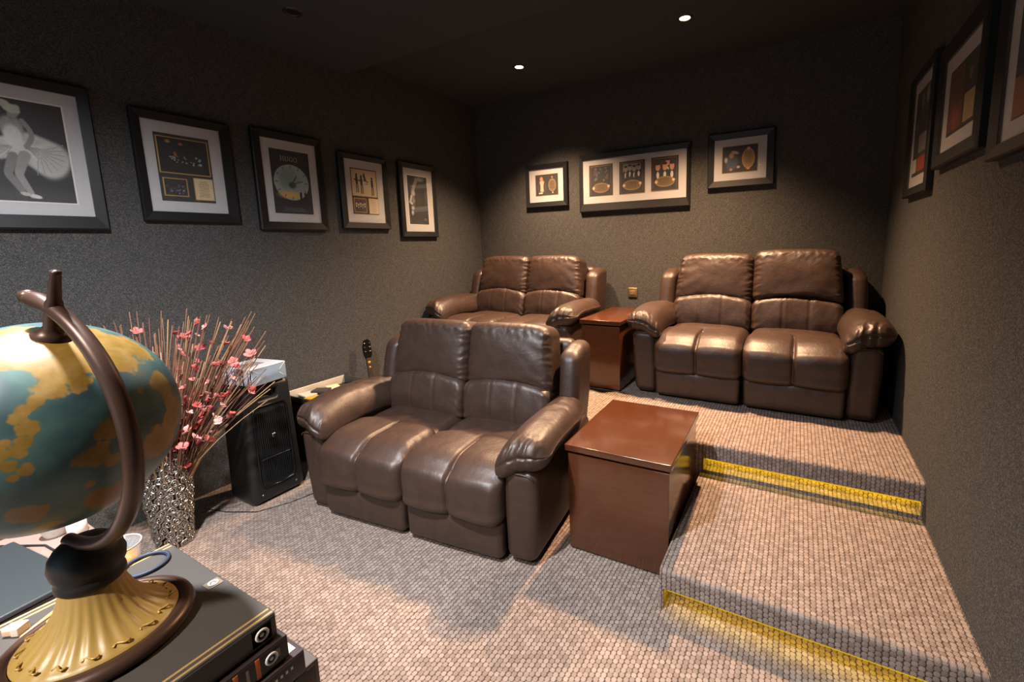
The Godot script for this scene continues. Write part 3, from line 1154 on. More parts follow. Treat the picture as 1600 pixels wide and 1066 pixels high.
	px_rect(i2, 0.03, 0.03, 0.56, 0.97, c8(104, 52, 28))
	px_ell(i2, 0.3, 0.75, 0.2, 0.25, c8(150, 70, 34), 0.7)
	px_ell(i2, 0.36, 0.4, 0.14, 0.25, c8(84, 44, 28), 0.7)
	px_rect(i2, 0.62, 0.04, 0.97, 0.44, c8(46, 32, 26))
	px_ell(i2, 0.78, 0.28, 0.06, 0.1, c8(150, 100, 76), 0.5)
	px_rect(i2, 0.62, 0.54, 0.97, 0.96, c8(184, 160, 108))
	px_text(i2, 0.65, 0.58, 0.94, 0.92, 8, c8(150, 128, 84))
	picture("right", "framed montage of an orange brown photograph and a tan card, middle of right wall", [-2.735, -2.12, 1.797, 2.32], [-2.675, -2.207, 1.855, 2.25], [[-2.593, -2.243, 1.92, 2.18, i2, M.black, 0.004]])
	var i3 := canvas(128, 128, c8(32, 38, 46))
	px_ell(i3, 0.55, 0.55, 0.3, 0.3, c8(92, 98, 108), 0.7)
	px_rect(i3, 0.0, 0.76, 1.0, 1.0, c8(150, 96, 62))
	px_ell(i3, 0.3, 0.76, 0.2, 0.05, c8(44, 40, 42), 0.4)
	px_ell(i3, 0.7, 0.76, 0.25, 0.06, c8(44, 40, 42), 0.4)
	picture("right", "large framed picture of a pale shape over an orange band, nearest on right wall", [-2.02, -1.32, 1.732, 2.43], [-1.955, -1.385, 1.776, 2.385], [[-1.885, -1.455, 1.831, 2.33, i3]])


# ---------------------------------------------------------------- left corner: vase, speaker, box, guitar, socket
func build_corner() -> void:
	var r := RandomNumberGenerator.new()
	r.seed = 41
	# vase of rolled rosettes
	var vp := Vector3(-2.80, 0, -0.88)
	var v := thing("rosette_vase", "silver metallic vase covered in rolled rosettes on the carpet", "vase", vp)
	var rad := func(y: float) -> float: return 0.070 + 0.030 * smoothstep(0.0, 0.36, y) - 0.008 * smoothstep(0.42, 0.51, y)
	var prof := [Vector2(0.0, 0.0), Vector2(0.066, 0.0)]
	for i in 12:
		var y := 0.51 * (i + 0.2) / 11.4
		prof.append(Vector2(rad.call(y) - 0.010, y))
	prof.append_array([Vector2(0.082, 0.512), Vector2(0.074, 0.505), Vector2(0.06, 0.1), Vector2(0.0, 0.09)])
	obj("vase_body", lathe_mesh(prof, 40), mat(c8(92, 88, 84), 0.4, 0.9), v)
	var rose := []
	for k in 3:
		var st := begin()
		var ring := PackedVector3Array()
		for j in 14:
			var an := TAU * j / 14.0
			ring.append(Vector3(cos(an) * (0.0160 + 0.002 * sin(2 * an + k)), sin(an) * (0.0160 + 0.002 * cos(3 * an + k)), 0.002))
		tube(st, ring, PackedFloat64Array([0.0056]), 7, false, true)
		ring = PackedVector3Array()
		for j in 10:
			var an := TAU * j / 10.0
			ring.append(Vector3(cos(an) * 0.0070 + 0.001 * (k - 1), sin(an) * 0.0070, 0.004))
		tube(st, ring, PackedFloat64Array([0.0036]), 6, false, true)
		rose.append(finish(st))
	var rows := 15
	for i in rows:
		var y := 0.018 + 0.0340 * i
		var rr: float = rad.call(y)
		var n := int(TAU * rr / 0.0385)
		for j in n:
			var an := TAU * (j + 0.5 * (i % 2) + r.randf_range(-0.1, 0.1)) / n
			var o := obj("rosette", rose[r.randi() % 3], M.chrome, v, Vector3(sin(an) * rr, y + r.randf_range(-0.003, 0.003), cos(an) * rr))
			o.rotation = Vector3(r.randf_range(-0.15, 0.15), an, r.randf_range(0, 6))
	# the bunch of twigs and blossom
	var q := thing("blossom_bouquet", "bunch of dry brown twigs with pink artificial blossom in the vase", "dried flowers", vp)
	var twig := [mat(c8(126, 86, 62), 0.8), mat(c8(150, 120, 86), 0.8), mat(c8(98, 60, 46), 0.8)]
	var petal := [mat(c8(212, 116, 114), 0.7), mat(c8(230, 164, 160), 0.7), mat(c8(190, 90, 90), 0.7)]
	for m in petal:
		m.backlight_enabled = true
		m.backlight = Color(0.3, 0.15, 0.14)
	var bloom := []
	for k in 4:
		var st := begin()
		for j in 5:
			var an := TAU * j / 5.0 + r.randf_range(-0.2, 0.2)
			var tilt := r.randf_range(0.25, 0.9)
			var d := Vector3(cos(an) * cos(tilt), sin(tilt), sin(an) * cos(tilt))
			var side := Vector3(-sin(an), 0, cos(an))
			var nrm := d.cross(side)
			var c := d * 0.012
			var f := func(p: Vector3) -> Vector3: return p + nrm * 0.006 * pow(p.length() / 0.022, 2)
			lathe(st, [Vector2(0.0, -0.0012), Vector2(0.006, -0.0008), Vector2(0.0095, 0.0), Vector2(0.006, 0.0008), Vector2(0.0, 0.0012)], 8, c, Basis(d * 1.15, nrm.normalized(), side))
		lathe(st, [Vector2(0.003, 0.0), Vector2(0.004, 0.004), Vector2(0.0, 0.007)], 6)
		bloom.append(finish(st))
	for i in 230:
		var an := r.randf_range(0, TAU)
		var sp := sqrt(r.randf())
		# the fan leans towards the right and away from the wall
		var lean := Vector3(cos(an) * 0.30 * sp + 0.10, 0, sin(an) * 0.40 * sp - 0.05)
		if lean.z < -0.26:
			lean.x = maxf(lean.x, 0.0) + 0.17
			lean.z = maxf(lean.z, -0.36)
		var hgt := r.randf_range(0.30, 0.72) - 0.10 * sp
		if i % 3 == 0:
			hgt = r.randf_range(0.54, 0.74) - 0.10 * sp
		var base := Vector3(cos(an) * 0.05 * sp, 0.14, sin(an) * 0.05 * sp)
		var mid := base + Vector3(cos(an) * 0.015, 0.32, sin(an) * 0.015)
		var tip := Vector3(lean.x, 0.53 + hgt, lean.z)
		tip.x = maxf(tip.x, -0.36)
		var path := PackedVector3Array()
		var rads := PackedFloat64Array()
		for k in 7:
			var t := k / 6.0
			var p := base.lerp(mid, t).lerp(mid.lerp(tip, t), t)
			path.append(p + Vector3(r.randf_range(-1, 1), 0, r.randf_range(-1, 1)) * 0.011 * t)
			rads.append(lerpf(0.0038, 0.0018, t) * (1.25 if i % 3 == 1 else 1.0))
		var stem := obj("twig", tube_mesh(path, rads, 5), twig[i % 3], q)
		if i % 3 != 1:
			for k in r.randi_range(1, 2 if i % 3 == 0 else 3):
				var t := r.randf_range(0.42, 0.98)
				var p := base.lerp(mid, t).lerp(mid.lerp(tip, t), t)
				var o := obj("blossom", bloom[r.randi() % 4], petal[r.randi() % 3], stem, p)
				o.rotation = Vector3(r.randf_range(-0.9, 0.9), r.randf_range(0, 6), r.randf_range(-0.9, 0.9))
				var s := r.randf_range(0.85, 1.45)
				o.scale = Vector3(s, s, s)
	build_speaker()
	build_magazine_box()
	build_guitar()
	# wall socket
	var so := thing("wall_socket", "square brass wall socket plate on back wall above the rear side table", "socket", Vector3(-1.39, 1.014, ZB))
	obj("face_plate", box_mesh(Vector3(0.088, 0.088, 0.010), 0.003), M.brass, so, Vector3(0, 0, 0.005))
	obj("insert", box_mesh(Vector3(0.052, 0.042, 0.008), 0.002), mat(c8(120, 100, 66), 0.5), so, Vector3(0, 0, 0.010))
	for dx in [-0.012, 0.012]:
		obj("pin_hole", box_mesh(Vector3(0.005, 0.012, 0.003), 0.001), M.black_soft, so, Vector3(dx, 0, 0.0135))


func build_speaker() -> void:
	# stands against the left wall and faces across the room
	var t := thing("party_speaker", "tall black portable loudspeaker on the floor beside the front sofa", "speaker", Vector3(-2.875, 0, -1.385), PI / 2)
	var w := 0.155
	var st := begin()
	var f := func(p: Vector3) -> Vector3:
		var q := p
		var up := (p.y + 0.36) / 0.72
		q.x *= 1.0 - 0.10 * up
		q.z -= 0.02 * up * smoothstep(0.0, 0.12, p.z)
		# handle recess near the top of the front
		if p.z > 0:
			var ins := (1.0 - smoothstep(0.055, 0.065, absf(p.x))) * (1.0 - smoothstep(0.022, 0.028, absf(p.y - 0.285)))
			q.z -= 0.045 * ins
		return q
	soft_box(st, Vector3(w, 0.36, 0.135), 0.035, Vector3i(44, 90, 2), 5, f, Vector3(0, 0.365, 0))
	obj("cabinet", finish(st), M.black, t)
	# raised surround with the slatted grille inside
	st = begin()
	var outer := PackedVector3Array()
	for p in [[-0.085, 0.10], [-0.10, 0.14], [-0.095, 0.56], [-0.08, 0.59], [0.08, 0.59], [0.095, 0.56], [0.10, 0.14], [0.085, 0.10], [0.0, 0.092]]:
		outer.append(Vector3(p[0], p[1], 0.137 - 0.02 * p[1] / 0.72))
	tube(st, outer, PackedFloat64Array([0.007]), 6, false, true)
	obj("grille_surround", finish(st), M.black_gloss, t)
	for k in 15:
		var x := -0.077 + 0.011 * k
		var o := obj("grille_slat", box_mesh(Vector3(0.004, 0.43, 0.008), 0.0015), M.black, t, Vector3(x, 0.345, 0.131))
		o.rotation.x = -0.028
	obj("grille_bar", box_mesh(Vector3(0.17, 0.006, 0.010), 0.002), M.black, t, Vector3(0, 0.27, 0.134))
	obj("badge", lathe_mesh([Vector2(0.0, 0.004), Vector2(0.012, 0.003), Vector2(0.014, 0.0)], 20, Basis(Vector3(1, 0, 0), PI / 2)), M.chrome_dark, t, Vector3(0, 0.40, 0.136))
	for k in [-1, 1]:
		obj("screw", lathe_mesh([Vector2(0.0, 0.003), Vector2(0.006, 0.002), Vector2(0.007, 0.0)], 12, Basis(Vector3(1, 0, 0), PI / 2)), M.chrome_dark, t, Vector3(0.10 * k, 0.055, 0.134))
		obj("foot", lathe_mesh([Vector2(0.0, 0.0), Vector2(0.016, 0.0), Vector2(0.014, 0.012), Vector2(0.0, 0.012)], 14), M.black_soft, t, Vector3(0.10 * k, -0.0, 0.08))
		obj("foot", lathe_mesh([Vector2(0.0, 0.0), Vector2(0.016, 0.0), Vector2(0.014, 0.012), Vector2(0.0, 0.012)], 14), M.black_soft, t, Vector3(0.10 * k, -0.0, -0.08))
	# wrapped ream of paper lying on it
	var p := thing("paper_ream", "wrapped ream of paper in pale blue and striped wrapping on the black loudspeaker", "paper pack", Vector3(-2.855, 0.727, -1.375), PI / 2 + 0.18)
	var pm := mat(c8(196, 206, 216), 0.35)
	obj("wrapped_pack", box_mesh(Vector3(0.215, 0.105, 0.25), 0.006), pm, p, Vector3(0, 0.0525, 0))
	var sides := mat(c8(132, 150, 166), 0.4)
	# folded end flaps face the room
	st = begin()
	var zz := 0.127
	var e := [Vector3(-0.105, 0.004, zz), Vector3(0.105, 0.004, zz), Vector3(0.105, 0.101, zz), Vector3(-0.105, 0.101, zz)]
	var i_ := [Vector3(-0.06, 0.045, zz + 0.004), Vector3(0.06, 0.045, zz + 0.004), Vector3(0.06, 0.062, zz + 0.004), Vector3(-0.06, 0.062, zz + 0.004)]
	st.set_smooth_group(-1)
	for k in 4:
		quad(st, e[k], e[(k + 1) % 4], i_[(k + 1) % 4], i_[k])
	quad(st, i_[0], i_[1], i_[2], i_[3])
	for k in 4:
		quad(st, Vector3(e[k].x, e[k].y, zz - 0.004), Vector3(e[(k + 1) % 4].x, e[(k + 1) % 4].y, zz - 0.004), e[(k + 1) % 4], e[k])
	obj("folded_end", finish(st), sides, p)
	for k in 4:
		obj("fold_crease", tube_mesh(PackedVector3Array([e[k], i_[k]]), PackedFloat64Array([0.0012]), 5), M.white, p)
	# striped print on the long side
	for k in 11:
		var o := obj("printed_stripe", box_mesh(Vector3(0.002, 0.096 - 0.01 * (k % 3), 0.006 + 0.003 * (k % 2)), 0.0004), [M.black, mat(c8(150, 110, 120), 0.5), M.white][k % 3], p, Vector3(-0.1075, 0.052, 0.115 - 0.021 * k))
		o.rotation.x = 0.0
	obj("top_print", box_mesh(Vector3(0.13, 0.0015, 0.10), 0.0004), mat(c8(140, 132, 134), 0.5), p, Vector3(-0.03, 0.1055, 0.0))


func build_magazine_box() -> void:
	# low black cabinet by the left wall with an open tray of cards and magazines
	var t := thing("open_crate", "black open topped crate behind the loudspeaker, against the left wall", "crate", Vector3(-2.945, 0, -1.945))
	var st := begin()
	add_box(st, Vector3(-0.215, 0.0, -0.225), Vector3(0.215, 0.445, 0.225), 0.005)
	obj("crate_body", finish(st), M.black_soft, t)
	var tin := mat(c8(206, 196, 176), 0.4, 0.3)
	obj("rear_panel", box_mesh(Vector3(0.010, 0.085, 0.45), 0.002), tin, t, Vector3(-0.21, 0.4625, 0))
	obj("side_panel", box_mesh(Vector3(0.43, 0.085, 0.010), 0.002), mat(c8(50, 58, 52), 0.5), t, Vector3(0, 0.4625, -0.22))
	obj("side_panel", box_mesh(Vector3(0.43, 0.055, 0.010), 0.002), M.black_soft, t, Vector3(0, 0.4475, 0.22))
	obj("front_panel", box_mesh(Vector3(0.010, 0.055, 0.45), 0.002), M.black_soft, t, Vector3(0.21, 0.4475, 0))
	var cols := [c8(206, 150, 40), c8(196, 186, 168), c8(60, 56, 54), c8(176, 168, 156), c8(210, 196, 160), c8(120, 116, 112), c8(190, 170, 130)]
	var said := ["yellow", "cream", "charcoal", "grey", "pale tan", "slate grey", "tan"]
	var where := [Vector3(-0.06, 0, 0.13), Vector3(-0.14, 0, 0.13), Vector3(-0.10, 0, 0.05), Vector3(0.0, 0, 0.02), Vector3(-0.12, 0, -0.06), Vector3(0.02, 0, -0.09), Vector3(-0.06, 0, -0.15)]
	for k in 7:
		var o := obj("loose_card", box_mesh(Vector3(0.11, 0.012, 0.085), 0.002), mat(cols[k], 0.5), self, t.position + where[k] + Vector3(0, 0.452 + 0.0125 * (k % 3), 0))
		o.rotation.y = [0.2, -0.1, 0.5, 0.1, -0.3, 0.25, -0.15][k]
		tag(o, "%s card case lying in the open crate by the left wall" % said[k], "card case", "cases in the open crate")


func build_guitar() -> void:
	# leans in the gap behind the front sofa; head and neck show above the crate
	var t := thing("small_guitar", "small black guitar leaning upright behind the open crate at the left wall", "guitar", Vector3(-3.0, 0.0, -2.31), PI / 2 - 0.3)
	var b := Basis(Vector3(1, 0, 0), -0.14)
	var st := begin()
	var body := PackedVector2Array()
	for k in 28:
		var a := TAU * k / 28.0
		body.append(Vector2(sin(a) * (0.11 - 0.02 * cos(2 * a) - 0.012 * cos(a)), 0.15 - cos(a) * 0.145))
	prism(st, body, -0.016, 0.016, b, Vector3(0, 0.005, 0.0))
	obj("guitar_body", finish(st), M.black_gloss, t)
	var put := func(called: String, mesh: Mesh, m: Material, p: Vector3) -> void:
		var o := obj(called, mesh, m, t, b * p + Vector3(0, 0.005, 0))
		o.basis = b
	put.call("neck", box_mesh(Vector3(0.034, 0.36, 0.020), 0.006), M.black_soft, Vector3(0, 0.43, 0.018))
	put.call("fretboard", box_mesh(Vector3(0.036, 0.36, 0.005), 0.001), mat(c8(46, 36, 30), 0.5), Vector3(0, 0.43, 0.030))
	var head := PackedVector2Array([Vector2(-0.018, 0.60), Vector2(0.018, 0.60), Vector2(0.034, 0.64), Vector2(0.032, 0.745), Vector2(0.012, 0.765), Vector2(-0.020, 0.755), Vector2(-0.034, 0.70), Vector2(-0.032, 0.64)])
	st = begin()
	prism(st, head, 0.010, 0.026)
	put.call("headstock", finish(st), M.black_gloss, Vector3(0, 0, 0))
	for k in 3:
		for s in [-1, 1]:
			put.call("tuning_peg", lathe_mesh([Vector2(0.0, 0.012), Vector2(0.005, 0.010), Vector2(0.006, 0.0)], 10, Basis(Vector3(1, 0, 0), PI / 2)), M.chrome, Vector3(0.019 * s, 0.665 + 0.034 * k, 0.026))
	put.call("inlay", lathe_mesh([Vector2(0.004, 0.002), Vector2(0.010, 0.0015), Vector2(0.011, 0.0)], 14, Basis(Vector3(1, 0, 0), PI / 2)), mat(c8(226, 150, 40), 0.4), Vector3(0, 0.575, 0.032))
	put.call("inlay", lathe_mesh([Vector2(0.0, 0.002), Vector2(0.008, 0.0015), Vector2(0.009, 0.0)], 14, Basis(Vector3(1, 0, 0), PI / 2)), mat(c8(200, 120, 40), 0.4), Vector3(0, 0.535, 0.032))


# ---------------------------------------------------------------- desk in the foreground
func build_desk() -> void:
	var t := thing("desk", "pale wood topped desk in the foreground under the books and globe", "desk", Vector3(-1.265, 0, 0.15))
	var top := mat(c8(140, 118, 108), 0.6)
	obj("desk_top", box_mesh(Vector3(1.17, 0.03, 1.03), 0.004), top, t, Vector3(0, 0.735, 0))
	for x in [-0.55, 0.55]:
		for z in [-0.46, 0.46]:
			obj("leg", box_mesh(Vector3(0.05, 0.72, 0.05), 0.004), M.black_soft, t, Vector3(x, 0.36, z))
	build_books()
	build_globe()
	build_desk_things()


func book(label: String, lo: Vector3, hi: Vector3, turn: float, cover: Color, gilt: bool) -> Node3D:
	# spine on the +x side, pages inside two boards
	var size := hi - lo
	var t := thing("thick_book", label, "book", Vector3((lo.x + hi.x) / 2, lo.y, (lo.z + hi.z) / 2), turn)
	var m := mat(cover, 0.5)
	var board := 0.005
	obj("bottom_board", box_mesh(Vector3(size.x, board, size.z), 0.002), m, t, Vector3(0, board / 2, 0))
	obj("top_board", box_mesh(Vector3(size.x, board, size.z), 0.002), m, t, Vector3(0, size.y - board / 2, 0))
	obj("pages", box_mesh(Vector3(size.x - 0.016, size.y - 2 * board, size.z - 0.014), 0.001), mat(c8(206, 190, 160), 0.8), t, Vector3(-0.002, size.y / 2, 0))
	var sp := obj("spine", box_mesh(Vector3(0.010, size.y - 0.004, size.z), 0.003), m, t, Vector3(size.x / 2 - 0.004, size.y / 2, 0))
	if gilt:
		obj("gilt_line", box_mesh(Vector3(0.004, 0.0012, size.z - 0.004), 0.0004), M.gilt, t, Vector3(size.x / 2 - 0.004, size.y, 0))
		obj("gilt_line", box_mesh(Vector3(0.004, 0.0012, size.z - 0.004), 0.0004), M.gilt, t, Vector3(size.x / 2 - 0.014, size.y, 0))
	return t


func build_books() -> void:
	var a := book("large charcoal book with gilt lines, topmost of the stack under the globe", Vector3(-1.0, 0.931, -0.305), Vector3(-0.66, 0.97, 0.12), 0.0, c8(66, 62, 58), true)
	# emblems: a plate with a round seal
	var em := func(parent: Node3D, p: Vector3, rot: Basis, s: float, bg: Color) -> void:
		var o := obj("emblem_plate", box_mesh(Vector3(0.030 * s, 0.030 * s, 0.001), 0.0003), mat(bg, 0.5), parent, p)
		o.basis = rot
		var st := begin()
		var ring := PackedVector3Array()
		for j in 20:
			ring.append(Vector3(cos(TAU * j / 20) * 0.0085 * s, sin(TAU * j / 20) * 0.0085 * s, 0))
		tube(st, ring, PackedFloat64Array([0.0022 * s]), 6, false, true)
		lathe(st, [Vector2(0.0, 0.001), Vector2(0.003 * s, 0.0008), Vector2(0.0034 * s, 0.0)], 10, Vector3.ZERO, Basis(Vector3(1, 0, 0), PI / 2))
		var o2 := obj("emblem_seal", finish(st), M.white_bevel, parent, p + rot * Vector3(0, 0, 0.0008))
		o2.basis = rot
	var facing := Basis(Vector3(0, 1, 0), PI / 2)
	em.call(a, Vector3(0.1705, 0.0190, -0.1915), facing, 0.9, c8(40, 32, 30))
	em.call(a, Vector3(0.022, 0.0395, -0.198), Basis(Vector3(1, 0, 0), -PI / 2), 0.7, c8(120, 104, 84))
	for x in [-0.166, -0.156]:
		obj("gilt_line", box_mesh(Vector3(0.004, 0.0012, 0.42), 0.0004), M.gilt, a, Vector3(x, 0.039, 0))
	var b := book("dark book with orange bars and a round seal, second in the stack", Vector3(-0.99, 0.892, -0.313), Vector3(-0.651, 0.929, 0.12), 0.0, c8(38, 28, 30), false)
	em.call(b, Vector3(0.1700, 0.0195, -0.1915), facing, 0.85, c8(38, 28, 30))
	for k in 3:
		obj("orange_bar", box_mesh(Vector3(0.0012, 0.031, 0.006), 0.0003), mat(c8(220, 110, 50), 0.5), b, Vector3(0.1700, 0.018, -0.1735 + 0.028 * k))
		obj("spine_lettering", box_mesh(Vector3(0.0012, 0.022, 0.004), 0.0003), mat(c8(150, 136, 126), 0.5), b, Vector3(0.1700, 0.018, -0.160 + 0.028 * k))
	obj("spine_lettering", box_mesh(Vector3(0.0012, 0.014, 0.006), 0.0003), mat(c8(120, 106, 100), 0.5), b, Vector3(0.1700, 0.020, -0.201))
	var c := book("cream covered book with a dark lettered spine, third in the stack", Vector3(-0.98, 0.852, -0.331), Vector3(-0.645, 0.890, 0.12), 0.0, c8(52, 40, 44), false)
	obj("cover_panel", box_mesh(Vector3(0.318, 0.0012, 0.44), 0.0004), mat(c8(222, 208, 180), 0.6), c, Vector3(-0.004, 0.0383, 0))
	for k in 8:
		obj("spine_lettering", box_mesh(Vector3(0.0012, 0.005, 0.0035), 0.0003), M.white_bevel, c, Vector3(0.168, 0.024, -0.205 + 0.0075 * k))
	var d := book("grey brown book jutting out furthest, fourth in the stack", Vector3(-0.98, 0.803, -0.354), Vector3(-0.652, 0.850, 0.10), 0.0, c8(84, 74, 68), false)
	obj("spine_panel", box_mesh(Vector3(0.0012, 0.040, 0.44), 0.0003), mat(c8(44, 36, 34), 0.5), d, Vector3(0.1650, 0.022, 0))
	obj("orange_bar", box_mesh(Vector3(0.0012, 0.010, 0.012), 0.0003), mat(c8(214, 90, 46), 0.5), d, Vector3(0.1660, 0.014, -0.205))
	book("black book at the bottom of the stack on the desk", Vector3(-0.99, 0.752, -0.33), Vector3(-0.665, 0.801, 0.10), 0.0, c8(30, 28, 28), false)
	# a navy ring left on the cover
	var ring := PackedVector3Array()
	for j in 36:
		ring.append(Vector3(cos(TAU * j / 36) * 0.030, 0, sin(TAU * j / 36) * 0.030))
	var o := obj("rubber_ring", tube_mesh(ring, PackedFloat64Array([0.0032]), 8, true), mat(c8(30, 42, 62), 0.6), self, Vector3(-0.962, 0.9735, -0.258))
	tag(o, "navy blue ring lying on the charcoal book cover behind the globe", "ring")


func globe_material() -> StandardMaterial3D:
	# land and sea as patches on the ball: [direction, angular radius]; the far side follows noise
	var land := [[0.56, 0.83, -0.09, 0.23], [0.50, 0.86, 0.09, 0.21], [0.70, 0.70, -0.14, 0.21], [0.79, 0.61, 0.06, 0.15], [0.66, 0.74, 0.12, 0.11], [0.58, 0.77, 0.27, 0.12], [0.54, 0.77, -0.36, 0.26], [0.69, 0.61, -0.39, 0.15], [0.44, 0.72, -0.54, 0.20], [0.86, 0.51, 0.08, 0.09], [0.84, 0.54, -0.07, 0.10], [0.39, 0.87, -0.30, 0.17], [0.22, 0.96, 0.19, 0.16], [0.88, 0.43, 0.21, 0.06], [0.87, 0.39, 0.28, 0.05], [0.89, 0.33, 0.32, 0.05], [0.93, 0.24, 0.29, 0.07], [0.94, 0.14, 0.32, 0.06], [0.93, 0.08, 0.37, 0.06], [0.90, 0.15, 0.41, 0.04], [0.91, -0.03, 0.42, 0.06], [0.93, -0.09, 0.34, 0.05], [0.90, -0.14, 0.41, 0.04], [0.89, 0.07, 0.44, 0.06]]
	land += [[0.66, 0.29, -0.69, 0.13], [0.69, 0.15, -0.71, 0.10], [0.68, -0.09, -0.73, 0.15], [0.62, -0.00, -0.79, 0.11], [0.83, -0.25, -0.50, 0.15], [0.72, -0.31, -0.62, 0.15], [0.83, 0.31, -0.47, 0.03], [0.98, 0.07, -0.16, 0.08], [0.99, 0.05, -0.10, 0.05], [0.99, -0.13, 0.02, 0.08], [0.99, -0.14, -0.06, 0.11], [0.96, -0.23, -0.17, 0.06], [0.79, -0.60, -0.08, 0.12], [0.71, -0.66, -0.22, 0.20], [0.77, -0.53, 0.35, 0.11], [0.92, -0.40, 0.00, 0.04], [0.60, -0.77, 0.21, 0.10]]
	var sea := [[0.34, 0.93, 0.14, 0.08], [0.76, 0.60, 0.26, 0.10]]
	var dirs := []
	for p in land:
		dirs.append([Vector3(p[0], p[1], p[2]).normalized(), p[3]])
	var seas := []
	for p in sea:
		seas.append([Vector3(p[0], p[1], p[2]).normalized(), p[3]])
	var n := FastNoiseLite.new()
	n.seed = 12
	n.frequency = 5.2
	n.fractal_octaves = 5
	n.fractal_gain = 0.6
	var n2 := FastNoiseLite.new()
	n2.seed = 17
	n2.frequency = 1.1
	n2.fractal_octaves = 3
	var w := 768
	var h := 384
	var img := Image.create(w, h, false, Image.FORMAT_RGB8)
	for y in h:
		var th := PI * (y + 0.5) / h
		for x in w:
			var ph := TAU * (x + 0.5) / w
			var d := Vector3(sin(th) * cos(ph), cos(th), sin(th) * sin(ph))
			var e := n.get_noise_3dv(d)
			var best := -1.0
			for p in dirs:
				var pv: Vector3 = p[0]
				var dt := pv.dot(d)
				if dt > 0.9:
					best = maxf(best, 1.0 - acos(minf(dt, 1.0)) / p[1])
			for p in seas:
				var pv: Vector3 = p[0]
				var dt := pv.dot(d)
				if dt > 0.97:
					best = minf(best, acos(minf(dt, 1.0)) / p[1] - 1.0)
			if d.x < 0.1:
				best = maxf(best, (n2.get_noise_3dv(d) - 0.08) * 3.0)
			var k := smoothstep(-0.10, 0.14, best + e * 0.7 + 0.05)
			var water := Color8(48, 74, 78).lerp(Color8(72, 102, 98), clampf(0.5 + 1.3 * n2.get_noise_3dv(d * 1.7), 0, 1))
			var soil := Color8(128, 97, 34).lerp(Color8(148, 118, 64), clampf(0.5 + e * 1.2, 0, 1))
			soil = soil.lerp(Color8(134, 94, 42), smoothstep(-0.1, 0.6, -d.y))
			var c := water.lerp(soil, k)
			img.set_pixel(x, y, c)
	var m := mat(Color(1, 1, 1), 0.42)
	img.generate_mipmaps()
	m.albedo_texture = ImageTexture.create_from_image(img)
	m.clearcoat_enabled = true
	m.clearcoat = 0.15
	m.clearcoat_roughness = 0.3
	return m


